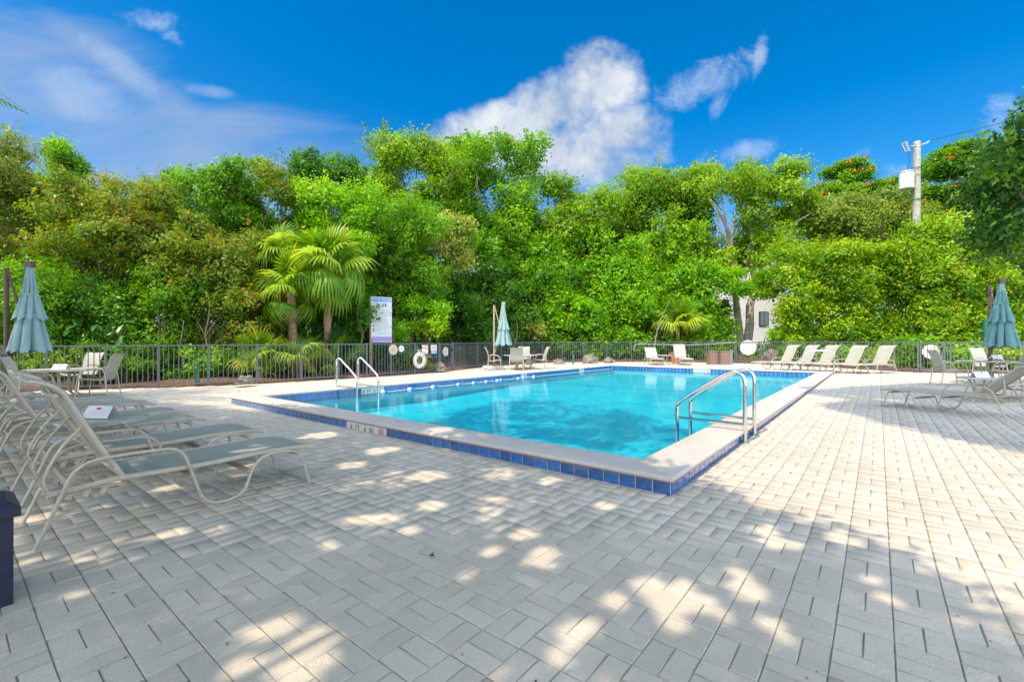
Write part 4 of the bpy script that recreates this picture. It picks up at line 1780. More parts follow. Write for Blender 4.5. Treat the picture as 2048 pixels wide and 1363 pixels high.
def crown_arrays(center, rad, nleaf, leaf, lobes=26, shape='ellipsoid', lobe_r=(.17, .40), flat=.9, twig=12, up=.35, rz=0.0, inner=.22, shell=(.70, 1.22), aspect=.5, droop=0.0):
    rx, ry, rz_ = rad
    m = min(rx, rz_)
    lobes = int(lobes * 1.7)
    lobe_r = (lobe_r[0] * .82, lobe_r[1] * .80)
    if shape == 'ellipsoid':
        d = unit(lobes)
        rr = rng.uniform(.35, .93, lobes) ** .7
        d = np.sign(d) * np.abs(d) ** .72
        LC = d * rr[:, None] * np.array([rx, ry, rz_])
    elif shape == 'box':
        LC = rng.uniform(-1, 1, (lobes, 3)) * np.array([rx, ry, rz_]) * .86
    elif shape == 'dome':
        d = unit(lobes)
        d[:, 2] = np.abs(d[:, 2])
        rr = rng.uniform(.55, .9, lobes)
        LC = d * rr[:, None] * np.array([rx, ry, 2 * rz_])
        LC[:, 2] -= rz_
    LR = rng.uniform(*lobe_r, lobes) * m
    wts = LR ** 2
    nt = max(8, nleaf // twig)
    li = rng.choice(lobes, nt, p=wts / wts.sum())
    dd = unit(nt)
    dd[:, 2] += up * .6
    dd /= np.linalg.norm(dd, axis=1)[:, None]
    sr = rng.uniform(*shell, nt)
    ins = rng.random(nt) < inner
    sr[ins] = rng.uniform(.1, .7, ins.sum())
    TC = LC[li] + dd * (LR[li] * sr)[:, None] * np.array([1, 1, flat])
    tw_r = leaf * 1.7
    ti = np.repeat(np.arange(nt), twig)
    off = rng.normal(size=(len(ti), 3)) * tw_r * np.array([.62, .62, .45])
    C = TC[ti] + off
    C[:, 2] -= droop * rng.random(len(ti))
    # loose sprays reaching out of the clumps
    ns = int(nt * .16)
    if ns > 4:
        si = rng.choice(lobes, ns, p=wts / wts.sum())
        sd = unit(ns)
        sd[:, 2] = sd[:, 2] * .6 + .45
        sd /= np.linalg.norm(sd, axis=1)[:, None]
        S0 = LC[si] + sd * (LR[si] * .8)[:, None]
        sl = LR[si] * rng.uniform(.45, 1.15, ns)
        k_ = 16
        tt = np.tile(np.linspace(.1, 1, k_), ns)
        ii = np.repeat(np.arange(ns), k_)
        bend = unit(ns) * .35
        SP = S0[ii] + sd[ii] * (sl[ii] * tt)[:, None] + bend[ii] * (sl[ii] * tt ** 2)[:, None] + rng.normal(size=(len(ii), 3)) * leaf * .45
        C = np.concatenate([C, SP])
        ti = np.concatenate([ti, rng.integers(0, nt, ns)[ii]])
    Nn = dd[ti] * .85 + unit(len(ti)) * .62
    Nn[:, 2] += up
    Nn /= np.linalg.norm(Nn, axis=1)[:, None]
    size = leaf * rng.uniform(.65, 1.25, len(ti))
    cl = np.clip(.5 + .22 * rng.normal(size=lobes)[li] + .16 * rng.normal(size=nt) + .12 * dd[:, 2], 0, 1)[ti]
    lf = rng.random(len(ti))
    ca, sa = math.cos(rz), math.sin(rz)
    Rm = np.array([[ca, sa, 0], [-sa, ca, 0], [0, 0, 1]])
    C = C @ Rm + np.array(center)
    Nn = Nn @ Rm
    return leaf_quads(C, Nn, size, aspect), lf, cl, LC @ Rm + np.array(center), LR


def leaf_mesh(name, parts, m):
    V = np.concatenate([p[0] for p in parts])
    lf = np.concatenate([p[1] for p in parts])
    cl = np.concatenate([p[2] for p in parts])
    F = np.arange(len(V))
    return quad_mesh(name, V, F, m, {'leaf': lf, 'clump': cl})


L_GREEN = leaf_mat('leaf_fresh_green', (.030, .105, .006), (.085, .225, .010), (.17, .33, .016))
L_BRIGHT = leaf_mat('leaf_bright_green', (.045, .15, .006), (.12, .31, .010), (.25, .43, .018), (.34, .38, .03), .05)
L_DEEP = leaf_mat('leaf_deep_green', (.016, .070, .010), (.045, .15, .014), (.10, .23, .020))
L_OLIVE = leaf_mat('leaf_olive', (.045, .115, .008), (.12, .25, .012), (.20, .33, .018), (.34, .30, .03), .05)
L_RUST = leaf_mat('leaf_rusty', (.055, .105, .014), (.14, .21, .030), (.24, .27, .05), (.42, .24, .06), .11)
L_RUST2 = leaf_mat('leaf_mixed_rust', (.035, .105, .012), (.11, .20, .018), (.21, .26, .035), (.42, .22, .05), .10)
L_GREY = leaf_mat('leaf_grey_green', (.05, .10, .018), (.13, .21, .03), (.22, .29, .05))
L_VINE = leaf_mat('leaf_vine', (.030, .11, .006), (.13, .27, .010), (.28, .40, .014), (.42, .42, .03), .08)
L_MIX = leaf_mat('leaf_yellow_mix', (.04, .12, .008), (.13, .28, .012), (.25, .38, .018), (.46, .36, .03), .07)
L_FLAME = leaf_mat('leaf_flame_tree', (.025, .11, .010), (.07, .20, .012), (.14, .29, .016))
L_PALE = leaf_mat('leaf_pale_mottled', (.09, .17, .03), (.24, .32, .06), (.42, .42, .12), (.50, .36, .12), .12)
L_LIME = leaf_mat('leaf_lime', (.06, .20, .008), (.16, .39, .010), (.29, .50, .015), (.50, .47, .02), .06)
L_MAG = leaf_mat('leaf_glossy_dark', (.012, .055, .008), (.04, .125, .012), (.12, .24, .015), None, 0, .25, .28)
M_FLOWER = mat('orange_blossom', (.75, .13, .012), .7)
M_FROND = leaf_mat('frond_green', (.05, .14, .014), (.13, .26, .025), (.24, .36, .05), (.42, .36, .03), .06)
M_FRONDY = leaf_mat('frond_yellow', (.06, .14, .01), (.15, .27, .015), (.27, .35, .03), (.50, .40, .04), .10)  # yellower frond colour, mixed at random among the greener ones
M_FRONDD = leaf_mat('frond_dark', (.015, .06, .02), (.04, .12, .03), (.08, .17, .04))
M_STRAW = mat('dead_frond', (.36, .22, .10), .9, var=.2)


def limb(mb, a, b, r0, r1, sag=0.12, n=6, sides=6, seed=0):
    rr = random.Random(seed)
    a, b = Vector(a), Vector(b)
    L = (b - a).length
    pts = [a]
    for k in range(1, 4):
        pts.append(a.lerp(b, k / 4) + Vector((rr.uniform(-1, 1), rr.uniform(-1, 1), rr.uniform(-.2, 1))) * L * sag * .4)
    pts.append(b)
    P = cr(pts, 3)
    mb.tube(P, [r0 + (r1 - r0) * k / (len(P) - 1) for k in range(len(P))], sides)
    return P


def tree(name, label, cat, group, l, r, top, bot, d, m, trunk_m=M_BARK, nleaf=None, leaf=None, lobes=26, depth=None, shape='ellipsoid', zb=0.0, trunk=True,
         parts=None, seed=0, **kw):
    """crown filling photo columns l..r and rows top..bot at distance d metres"""
    dp = depth or 4
    d = max(d, max(fence_d(l + (r - l) * q / 8) for q in range(9)) + dp * .5 + .35)
    W = (r - l) / FPX * d
    zt, zl = zat(top, d), max(zat(bot, d), 0.05)
    cx, cy = at((l + r) / 2, d)
    rad = (W / 2, (depth or min(W, 6)) / 2, (zt - zl) / 2)
    root = empty(name, (cx, cy, zb), YAW, label, cat, group)
    leaf = leaf or max(.075, .0078 * d)
    area = W * (zt - zl)
    if nleaf is None:
        nleaf = int(7.2 * area / (leaf * leaf * .28))
    A = crown_arrays((0, 0, (zt + zl) / 2 - zb), rad, nleaf, leaf, lobes, shape, rz=0.0, **kw)
    link('crown', leaf_mesh('crown', [A], m), root)
    if trunk:
        rr = random.Random(seed)
        tr_ = max(.05, min(.28, W * .03))
        mb = MB()
        cz = zl - zb + rad[2] * .7
        base = Vector((0, 0, 0))
        fork = Vector((rr.uniform(-.2, .2), 0, max(.5, cz * .55)))
        limb(mb, base, fork, tr_, tr_ * .8, .06, seed=seed)
        mb.build('trunk', trunk_m, root)
        mb = MB()
        idx = sorted(range(len(A[3])), key=lambda q: -A[4][q])[:min(12, len(A[3]))]
        for q in idx:
            limb(mb, fork, A[3][q], tr_ * .5, tr_ * .09, .16, seed=seed + q)
        mb.build('branch', trunk_m, root)
    return root


TG = 'trees and tall shrubs beyond the fence'


def T(label, *a, name='broadleaf_tree', cat='tree', **k):
    return tree(name, label, cat, TG, *a, **k)


# left side
T('rusty leaved tree rising at the left edge behind the brown umbrella pole', -190, 60, 275, 560, 15.5, L_RUST, lobes=34, depth=3.5)
T('dark bushy treetop standing above the rusty trees at the left', 70, 160, 283, 400, 21, L_GREEN, lobes=14)
T('wide rust and green shrub wall on the left, below the dark treetop', 90, 340, 345, 560, 15.0, L_RUST2, lobes=36, depth=3.2)
T('tree with light green drooping leaf clusters, left of the fan palms', 255, 545, 318, 480, 17.0, L_GREEN, lobes=30, depth=3.2, droop=.15)
T('brownish thinning shrub under the light green tree', 230, 520, 430, 600, 15.2, L_RUST2, lobes=34, depth=2.6, inner=.25)
T('orange tinted tree directly left of the dark green treetops', 440, 600, 345, 560, 17.5, L_RUST2, lobes=22, depth=3)
T('thin feathery sprig reaching above the orange tinted tree', 488, 552, 312, 400, 19, L_GREEN, lobes=7, lobe_r=(.14, .25), depth=1.0, nleaf=1500)
T('dense deep green treetop with two humps left of centre', 575, 735, 308, 470, 21.5, L_DEEP, lobes=26, depth=4)
T('yellow green tree in front of the deep green treetops', 560, 790, 375, 560, 18.5, L_BRIGHT, lobes=36, depth=3.4)
T('mid green tree behind the pool rules board', 680, 900, 400, 640, 18.0, L_GREEN, lobes=38, depth=3.2)
T('olive green treetop left of the tallest tree', 715, 930, 268, 470, 27, L_OLIVE, lobes=34, depth=5)
T('tallest tree in the centre with airy spreading boughs and gaps of sky', 878, 1095, 255, 480, 30, L_GREEN, lobes=40, depth=6, lobe_r=(.16, .28), trunk_m=M_BARKP)
T('large spreading tree just below the tallest crown', 900, 1110, 420, 640, 25, L_GREEN, lobes=44, depth=5)
T('pale mottled small leaved tree with drooping twigs right of the mid green tree', 862, 955, 415, 560, 21.5, L_PALE, lobes=18, depth=2, trunk=False, lobe_r=(.2, .34), inner=.1)
T('olive tree filling the skyline right of the tallest tree', 1060, 1235, 368, 560, 30, L_OLIVE, lobes=34, depth=5)
T('broad olive treetops right of centre on the skyline', 1190, 1430, 345, 560, 32, L_OLIVE, lobes=44, depth=6)
T('bright green tree behind the middle table and umbrella', 1030, 1260, 470, 690, 23.5 + 2.5, L_BRIGHT, lobes=44, depth=4)
T('young yellow topped tree in front of the bright green trees', 1085, 1185, 535, 690, 25.5, L_LIME, lobes=14, depth=2, name='young_tree')
T('rounded bright green tree right of the young yellow topped tree', 1190, 1440, 462, 690, 26.5, L_BRIGHT, lobes=50, depth=4)
T('dark green tree filling the gap left of the middle umbrella', 860, 1050, 530, 700, 20.5 + 3, L_DEEP, lobes=34, depth=3)


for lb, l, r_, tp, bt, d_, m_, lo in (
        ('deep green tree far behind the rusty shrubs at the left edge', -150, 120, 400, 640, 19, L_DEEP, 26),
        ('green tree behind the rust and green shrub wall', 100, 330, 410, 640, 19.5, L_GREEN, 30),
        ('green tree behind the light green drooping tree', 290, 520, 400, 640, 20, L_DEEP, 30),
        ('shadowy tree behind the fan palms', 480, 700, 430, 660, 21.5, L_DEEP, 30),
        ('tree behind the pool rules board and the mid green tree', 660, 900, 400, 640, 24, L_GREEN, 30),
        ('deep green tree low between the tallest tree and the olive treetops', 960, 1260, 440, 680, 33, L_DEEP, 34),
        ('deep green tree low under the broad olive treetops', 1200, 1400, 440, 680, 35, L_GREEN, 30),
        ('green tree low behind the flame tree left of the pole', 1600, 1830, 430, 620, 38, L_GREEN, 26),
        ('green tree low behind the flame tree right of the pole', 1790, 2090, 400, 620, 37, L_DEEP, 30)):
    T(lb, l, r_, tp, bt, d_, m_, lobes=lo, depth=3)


# forked pale trunk tree
def forked_tree():
    d = 29.0
    root = tree('forked_tree', 'tall tree with a pale trunk forked low down behind the far gate', 'tree', TG, 1290, 1615, 322, 560, d, L_OLIVE, M_BARKP, lobes=60, depth=6,
                lobe_r=(.14, .26), trunk=False, inner=.12)
    k = d / FPX
    def q(px, py, y=0):
        return ((px - 1452.5) * k, y, zat(py, d))
    mb = MB()
    mb.tube([q(1482, 700), q(1480, 660), q(1473, 600), q(1470, 545), q(1462, 480), q(1470, 420)], [.27, .22, .19, .17, .13, .07], 10)
    mb.build('trunk', M_BARKP, root)
    mb = MB()
    mb.tube([q(1495, 700, .1), q(1503, 650, .1), q(1503, 610, .1), q(1516, 565, .1), q(1505, 520, .1), q(1512, 470), q(1530, 430)], [.30, .26, .24, .20, .16, .12, .06], 10)
    mb.build('trunk', M_BARKP, root)
    mb = MB()
    for i, (a, b) in enumerate((((1470, 520), (1400, 400)), ((1470, 500), (1440, 370)), ((1500, 520), (1560, 400)), ((1490, 520), (1600, 430)), ((1470, 530), (1340, 460)),
                                ((1508, 470), (1510, 360)), ((1465, 470), (1380, 360)), ((1495, 500), (1575, 350)), ((1480, 560), (1400, 500)), ((1500, 560), (1580, 500)))):
        limb(mb, q(*a), q(b[0], b[1], (i % 3 - 1) * 1.2), .13, .03, .12, seed=i)
    mb.build('branch', M_BARKP, root)


forked_tree()
T('fresh green boughs hanging in front of the forked trunk', 1430, 1560, 535, 600, 28, L_BRIGHT, lobes=16, depth=2.5, trunk=False)


# flame trees
def flame(label, l, r, top, bot, d, seed, nfl):
    W = (r - l) / FPX * d
    root = empty('flame_tree', (*at((l + r) / 2, d), 0), YAW, label, 'tree', TG)
    zt, zl = zat(top, d), zat(bot, d)
    parts = []
    rr = random.Random(seed)
    tops = []
    n = 26
    for q in range(n):
        u = rr.uniform(-1, 1)
        v = rr.random()
        x = u * W / 2 * .85
        z = zl + (zt - zl) * (1 - u * u * .55) * (.25 + .75 * v)
        y = rr.uniform(-2, 2)
        pr = rr.uniform(.9, 1.7)
        parts.append(crown_arrays((x, y, z), (pr, pr * .8, .26), 1500, .0075 * d, 7, 'ellipsoid', lobe_r=(.9, 1.5), flat=.5, up=.9, inner=.3))
        tops.append((x, y, z, pr))
    link('crown', leaf_mesh('crown', parts, L_FLAME), root)
    mb = MB()
    fork = Vector((0, 0, zl * .6))
    limb(mb, (0, 0, 0), fork, .35, .28, .05, seed=seed)
    mb.build('trunk', M_BARK, root)
    mb = MB()
    for (x, y, z, pr) in tops[:16]:
        limb(mb, fork, (x, y, z - .1), .12, .03, .1, seed=int(x * 10))
    mb.build('branch', M_BARK, root)
    C = []
    for q in range(nfl):
        x, y, z, pr = rr.choice(tops)
        c = np.array([x + rr.uniform(-pr, pr) * .9, y - rr.uniform(.2, 1), z + rr.uniform(.1, .35)])
        C.append(c + rng.normal(size=(12, 3)) * np.array([.16, .15, .06]))
    C = np.concatenate(C)
    Nn = unit(len(C))
    V = leaf_quads(C, Nn, np.full(len(C), .13), .8)
    me = quad_mesh('blossom', V, np.arange(len(V)), M_FLOWER)
    o = link('blossom', me, root)
    o['kind'] = 'stuff'


flame('flame tree with flat layered boughs and orange blossom left of the utility pole', 1610, 1815, 333, 450, 36, 4, 110)
flame('flame tree with orange blossom right of the utility pole', 1800, 2060, 290, 470, 34, 8, 60)
T('grey green bushy tree below the flame tree left of the utility pole', 1575, 1850, 388, 560, 30, L_GREY, lobes=44, depth=4)
T('yellow green tree right of the utility pole with orange tips', 1790, 2080, 430, 640, 24.5, L_MIX, lobes=50, depth=3.4)
T('dense vine covered wall of leaves behind the row of five loungers', 1545, 1850, 478, 705, 25.5, L_VINE, name='vine_hedge', cat='hedge', lobes=95, shape='box', depth=1.8, lobe_r=(.16, .24),
  trunk=False, up=.55)
T('leafy green hedge at the right behind the teal umbrella', 1820, 2120, 540, 705, 23.5, L_MIX, name='mixed_hedge', cat='hedge', lobes=70, shape='box', depth=1.8, lobe_r=(.2, .3), trunk=False, up=.5)


# understory so that no gap shows low down: individual shrubs
def shrub(label, l, r, top, bot, d, m, **k):
    return tree('garden_shrub', label, 'shrub', 'shrubs beyond the fence', l, r, top, bot, d, m, name_ := None, **k) if False else tree(
        'garden_shrub', label, 'shrub', 'shrubs beyond the fence', l, r, top, bot, d, m, **k)


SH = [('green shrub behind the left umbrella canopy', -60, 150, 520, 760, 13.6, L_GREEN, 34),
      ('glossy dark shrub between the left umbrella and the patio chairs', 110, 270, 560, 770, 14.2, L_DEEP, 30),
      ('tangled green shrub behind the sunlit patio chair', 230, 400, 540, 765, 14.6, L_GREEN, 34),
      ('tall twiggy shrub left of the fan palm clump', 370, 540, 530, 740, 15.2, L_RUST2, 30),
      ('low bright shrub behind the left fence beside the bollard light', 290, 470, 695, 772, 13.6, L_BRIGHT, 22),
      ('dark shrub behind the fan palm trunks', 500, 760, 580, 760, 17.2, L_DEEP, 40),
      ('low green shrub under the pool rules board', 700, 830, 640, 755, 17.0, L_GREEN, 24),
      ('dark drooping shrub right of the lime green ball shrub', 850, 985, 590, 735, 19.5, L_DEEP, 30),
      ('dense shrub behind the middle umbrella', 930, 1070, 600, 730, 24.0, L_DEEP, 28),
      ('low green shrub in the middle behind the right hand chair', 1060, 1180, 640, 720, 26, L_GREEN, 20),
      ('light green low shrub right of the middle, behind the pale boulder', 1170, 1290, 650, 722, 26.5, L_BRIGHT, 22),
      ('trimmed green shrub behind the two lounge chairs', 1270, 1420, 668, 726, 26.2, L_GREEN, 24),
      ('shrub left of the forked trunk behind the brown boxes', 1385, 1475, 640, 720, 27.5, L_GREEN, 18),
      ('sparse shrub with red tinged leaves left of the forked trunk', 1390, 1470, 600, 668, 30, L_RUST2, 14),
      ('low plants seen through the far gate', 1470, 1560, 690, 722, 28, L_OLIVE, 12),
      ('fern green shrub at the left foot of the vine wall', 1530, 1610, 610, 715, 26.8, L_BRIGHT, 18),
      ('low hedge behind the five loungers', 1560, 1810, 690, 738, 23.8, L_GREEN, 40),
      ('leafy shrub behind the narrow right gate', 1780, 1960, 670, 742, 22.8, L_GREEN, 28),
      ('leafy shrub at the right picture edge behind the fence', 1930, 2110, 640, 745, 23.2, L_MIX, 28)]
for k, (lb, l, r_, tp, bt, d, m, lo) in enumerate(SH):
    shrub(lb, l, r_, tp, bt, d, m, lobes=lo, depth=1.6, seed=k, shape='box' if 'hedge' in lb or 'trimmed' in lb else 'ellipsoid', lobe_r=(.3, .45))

for k, (l, r_, lb) in enumerate(((1560, 1645, 'low leafy plants behind the leftmost of the five loungers'), (1640, 1725, 'low leafy plants behind the middle of the five loungers'),
                                (1715, 1800, 'low leafy plants behind the rightmost of the five loungers'), (1795, 1885, 'low leafy plants behind the narrow gate at the right'),
                                (1885, 1985, 'low leafy plants behind the broad patio chair at the right'), (1985, 2090, 'low leafy plants behind the fence at the right edge'),
                                (1235, 1330, 'low leafy plants behind the left lounge chair'), (1330, 1470, 'low leafy plants behind the brown boxes'),
                                (80, 180, 'low leafy plants behind the far left patio table'), (180, 300, 'low leafy plants behind the fence right of the patio chairs'),
                                (440, 560, 'low leafy plants at the foot of the leftmost low fan palm'), (770, 860, 'low leafy plants behind the ring buoy'))):
    shrub(lb, l, r_, 690 + (k % 3) * 6, 745 if k not in (6, 7) else 726, 5.0, (L_GREEN, L_BRIGHT, L_MIX)[k % 3], lobes=18, depth=.8, seed=k + 90, shape='box', lobe_r=(.25, .42), trunk=False)

tree('lollipop_shrub', 'lime green ball shaped shrub on a short bare stem behind the ring buoy', 'shrub', 'shrubs beyond the fence', 795, 905, 597, 672, 18.3, L_LIME, lobes=16, depth=1.6)
tree('small_tree', 'small pale green umbrella shaped tree behind the middle table', 'tree', TG, 1015, 1095, 640, 678, 23.6 + 1.2, L_PALE, lobes=14, depth=1.6, trunk_m=M_BARKP)


# thin bare stems inside the left thicket
STEM = ['thin pale stem behind the fence just right of the bollard light', 'slim bare stem in the thicket left of the fan palms', 'short pale stem above the left bollard light',
        'leaning pale stem left of the fan palm clump', 'low pale stem behind the fence right of the patio chairs', 'pale stem between the tallest fan palm and the rules board',
        'pale stem in the thicket behind the sunlit patio chair', 'slanting reddish branch in the dark gap left of the spiky palm',
        'pale stem under the small umbrella shaped tree']


def stems():
    k = 0
    for (px, d, py0, py1, lean) in ((1880 - 1470, 14.4, 745, 590, 8), (425, 14.9, 745, 600, -5), (355, 14.2, 745, 640, 12), (455, 14.8, 745, 600, 10), (300, 14.0, 750, 650, -8),
                                    (712, 16.9, 740, 600, 12), (240, 13.8, 750, 620, 6), (1300, 26.1, 640, 600, 40), (1005 + 20, 25, 700, 640, 8)):
        mb = MB()
        kk = d / FPX
        a = Vector((0, 0, 0.1))
        b = Vector((lean * kk, 0, zat(py1, d)))
        P = limb(mb, a, b, .035, .012, .12, seed=k)
        mid = P[len(P) // 2]
        limb(mb, mid, mid + Vector((-.3, 0, .6)), .014, .006, .1, seed=k + 50)
        limb(mb, mid, mid + Vector((.35, 0, .5)), .014, .006, .1, seed=k + 70)
        o = mb.build('bare_stem', M_TWIG, None, loc=(*at(px, d), 0), rot=(0, 0, YAW))
        tag(o, STEM[k], 'stem', 'bare stems in the thicket')
        k += 1


stems()


# fan palms
def fan_frond_mesh(name, m, R_=0.85, seg=30, span=300, pet=0.7, droop=.5, seed=0, lift=.25):
    """fan leaf: petiole along +x from the origin, blade of folded segments"""
    rr = random.Random(seed)
    V, F, lf, cl = [], [], [], []
    hub = Vector((pet, 0, pet * lift))
    c = rr.random()
    for k in range(seg):
        a = R(-span / 2 + span * (k + .5) / seg)
        L = R_ * (1 - .22 * abs(math.sin(a / 2)) ** 2) * rr.uniform(.9, 1.08)
        w = R_ * math.radians(span / seg) * .40
        dirv = Vector((math.cos(a), math.sin(a), 0))
        pv = Vector((-math.sin(a), math.cos(a), 0))
        pts = []
        for q, u in enumerate((0.06, .42, .74, 1.0)):
            dz = .10 * math.cos(a) * u - droop * (u ** 2.2) * L * rr.uniform(.75, 1.2)
            sh = 1 - .35 * droop * u * u
            pts.append(hub + dirv * (L * u * sh) + Vector((0, 0, dz)))
        ws = (w * .10, w * .50, w * .40, 0.004)
        base = len(V)
        for p, ww in zip(pts, ws):
            V.append(p - pv * ww)
            V.append(p + pv * ww + Vector((0, 0, .012)))
        x = rr.random()
        for q in range(3):
            F.append((base + 2 * q, base + 2 * q + 1, base + 2 * q + 3, base + 2 * q + 2))
            lf.append(x)
            cl.append(c)
    # petiole
    b = len(V)
    for p in (Vector((0, 0, 0)), hub * .5 + Vector((0, 0, .03)), hub):
        V += [p + Vector((0, -.014, 0)), p + Vector((0, .014, 0))]
    for q in range(2):
        F.append((b + 2 * q, b + 2 * q + 1, b + 2 * q + 3, b + 2 * q + 2))
        lf.append(.8)
        cl.append(.8)
    return quad_mesh(name, np.array([tuple(v) for v in V]), np.array(F).ravel(), m, {'leaf': np.array(lf), 'clump': np.array(cl)})


FR = {}
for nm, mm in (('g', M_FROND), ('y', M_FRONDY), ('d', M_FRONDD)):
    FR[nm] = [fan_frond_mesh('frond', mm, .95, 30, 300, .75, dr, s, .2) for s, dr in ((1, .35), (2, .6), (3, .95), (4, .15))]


def fan_palm(px, d_, hub_z, label, n, size, mats='gy', trunk_r=.13, seed=0, base_z=0.05, low=-50, high=75, name='fan_palm', group='fan palms behind the left fence', lean=0.0, skirt=0):
    rr = random.Random(seed)
    d = max(d_, fence_d(px) + .9)
    hub_z = CH + (hub_z - CH) * d / d_
    x, y = at(px, d)
    root = empty(name, (x, y, base_z), YAW, label, 'palm', group)
    H = hub_z - base_z
    if H > .35:
        mb = MB()
        P = [(0, 0, 0), (lean * .3, 0, H * .4), (lean, 0, H)]
        P = cr(P, 5)
        mb.tube(P, [trunk_r * (1 + .12 * math.sin(k * 2.4)) for k in range(len(P))], 10)
        mb.build('trunk', mat('palm_trunk', (.26, .17, .11), .95, var=.3, vscale=9, bump=1.0, bscale=22), root)
    for k in range(n):
        el = rr.uniform(low, high)
        az = k * 137.5 + rr.uniform(-15, 15)
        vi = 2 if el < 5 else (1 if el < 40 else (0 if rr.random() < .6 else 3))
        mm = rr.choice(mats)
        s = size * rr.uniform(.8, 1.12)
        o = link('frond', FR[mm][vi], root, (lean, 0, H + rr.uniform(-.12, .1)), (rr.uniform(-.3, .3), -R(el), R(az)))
        o.scale = (s, s, s)
    if skirt:
        for k in range(skirt):
            o = link('dead_frond', FR['s'][2], root, (lean, 0, H - .3), (rr.uniform(-.3, .3), R(62), R(k * 67)))
            o.scale = (size * .7,) * 3
    return root


FR['s'] = [fan_frond_mesh('dead_frond', M_STRAW, .8, 18, 200, .5, .9, 9, .0)] * 4
fan_palm(655, 16.0, zat(540, 16.0), 'tallest fan palm with bright drooping fronds, left of the pool rules board', 34, 1.05, 'ggy', .12, 3, skirt=5, low=-55)
fan_palm(588, 15.6, zat(585, 15.6), 'fan palm with yellow green fronds leaning left of the tallest one', 20, 1.0, 'gyg', .13, 5, skirt=4, low=-50, lean=-.1)
fan_palm(560, 16.4, zat(520, 16.4), 'fan palm with upright pale fronds behind the leaning one', 22, .95, 'gg', .10, 8, low=-10)
fan_palm(520, 14.6, .55, 'low fan palm behind the fence, leftmost of the palm clump', 11, .72, 'gy', .1, 11, low=15, high=80)
fan_palm(600, 14.9, .60, 'low fan palm at the foot of the yellow green palm', 11, .70, 'ggy', .1, 12, low=15, high=80)
fan_palm(675, 15.3, .60, 'low blue green fan palm left of the sign post', 11, .72, 'dg', .1, 13, low=15, high=80)
fan_palm(640, 14.6, .35, 'small fan palm close behind the left fence pickets', 8, .5, 'gy', .1, 14, low=10, high=70)
fan_palm(1355, 25.4, zat(655, 25.4), 'bright spiky palm in a terracotta pot behind the lounge chairs', 38, 1.15, 'ygg', .12, 16, low=8, high=88, name='spiky_palm', group=None)


def pot(px, d):
    x, y = at(px, d)
    mb = MB()
    mb.lathe([(0, 0), (.22, 0), (.33, .5), (.37, .5), (.38, .58), (.33, .58), (.31, .5), (0, .48)], 24)
    tag(mb.build('flower_pot', M_TERRA, None, loc=(x, y, .1)), 'large terracotta pot behind the upright lounge chair', 'flower pot')


pot(1352, 25.0)


# large leafed plants low on the left
def bigleaf(px, d, n, label, seed, size=.34):
    rr = random.Random(seed)
    x, y = at(px, d)
    root = empty('big_leaf_plant', (x, y, .05), 0, label, 'plant', 'large leaved plants behind the left fence')
    if 'bl' not in FR:
        V = [(0, 0, 0), (.35, .16, .05), (.35, 0, .0), (.35, -.16, .05), (.75, .13, .02), (.75, 0, -.04), (.75, -.13, .02), (1.0, 0, -.16)]
        F = [(0, 2, 1, 0)]
        me = bpy.data.meshes.new('large_leaf')
        me.from_pydata(V, [], [(0, 2, 1), (0, 3, 2), (1, 2, 5, 4), (2, 3, 6, 5), (4, 5, 7), (5, 6, 7)])
        me.materials.append(mat('large_leaf_green', (.03, .13, .015), .35, var=.2, vscale=3))
        FR['bl'] = me
    mb = MB()
    for k in range(4):
        limb(mb, (0, 0, 0), (rr.uniform(-.4, .4), rr.uniform(-.3, .3), rr.uniform(.8, 1.5)), .02, .008, .1, seed=k + seed)
    mb.build('stem', M_TWIG, root)
    for k in range(n):
        o = link('large_leaf', FR['bl'], root, (rr.uniform(-.55, .55), rr.uniform(-.45, .25), rr.uniform(.15, 1.9)), (rr.uniform(-.4, .4), rr.uniform(-.1, .9), rr.uniform(0, 6.28)))
        s = size * rr.uniform(.7, 1.2)
        o.scale = (s, s * 1.15, s)


bigleaf(105, 12.9, 30, 'large leaved plant behind the fence right of the left umbrella', 1)
bigleaf(180, 13.2, 34, 'large leaved plant behind the fence by the white card table', 2)
bigleaf(250, 13.4, 22, 'large leaved plant behind the sunlit patio chair', 3)


# branch with glossy leaves close at the right edge
def near_right_tree():
    d = 9.6
    root = empty('glossy_tree', (*at(2260, d + .5), 0), YAW, 'tree with large glossy dark leaves overhanging the right edge of the picture', 'tree', TG)
    k = d / FPX
    A = []
    for (px, py, w, h, n, dy) in ((2075, 285, 95, 75, 900, 0), (2010, 300, 55, 30, 260, 0), (1975, 285, 40, 22, 150, 0), (2060, 380, 90, 80, 900, .5), (2050, 440, 45, 40, 260, .7), (2110, 470, 70, 70, 500, 1),
                                  (2120, 200, 90, 60, 600, 0), (2150, 350, 120, 200, 1500, 1), (2050, 225, 30, 22, 110, 0)):
        A.append(crown_arrays(((px - 2260) * k, dy, zat(py, d)), (w * k, .7, h * k), n, .17, 8, 'ellipsoid', lobe_r=(.4, .6), twig=9, aspect=.42, up=.2))
    link('crown', leaf_mesh('crown', A, L_MAG), root)
    mb = MB()
    limb(mb, (0, .5, 0), (-.3, .5, 3.2), .16, .11, .05, seed=1)
    mb.build('trunk', M_BARK, root)
    mb = MB()
    for i, (px, py) in enumerate(((2050, 300), (1985, 290), (2050, 400), (2040, 470), (2110, 220))):
        limb(mb, (-.3, .5, 2.6 + .1 * i), ((px - 2260) * k, .1, zat(py, d)), .05, .012, .08, seed=i)
    mb.build('branch', M_BARK, root)


near_right_tree()


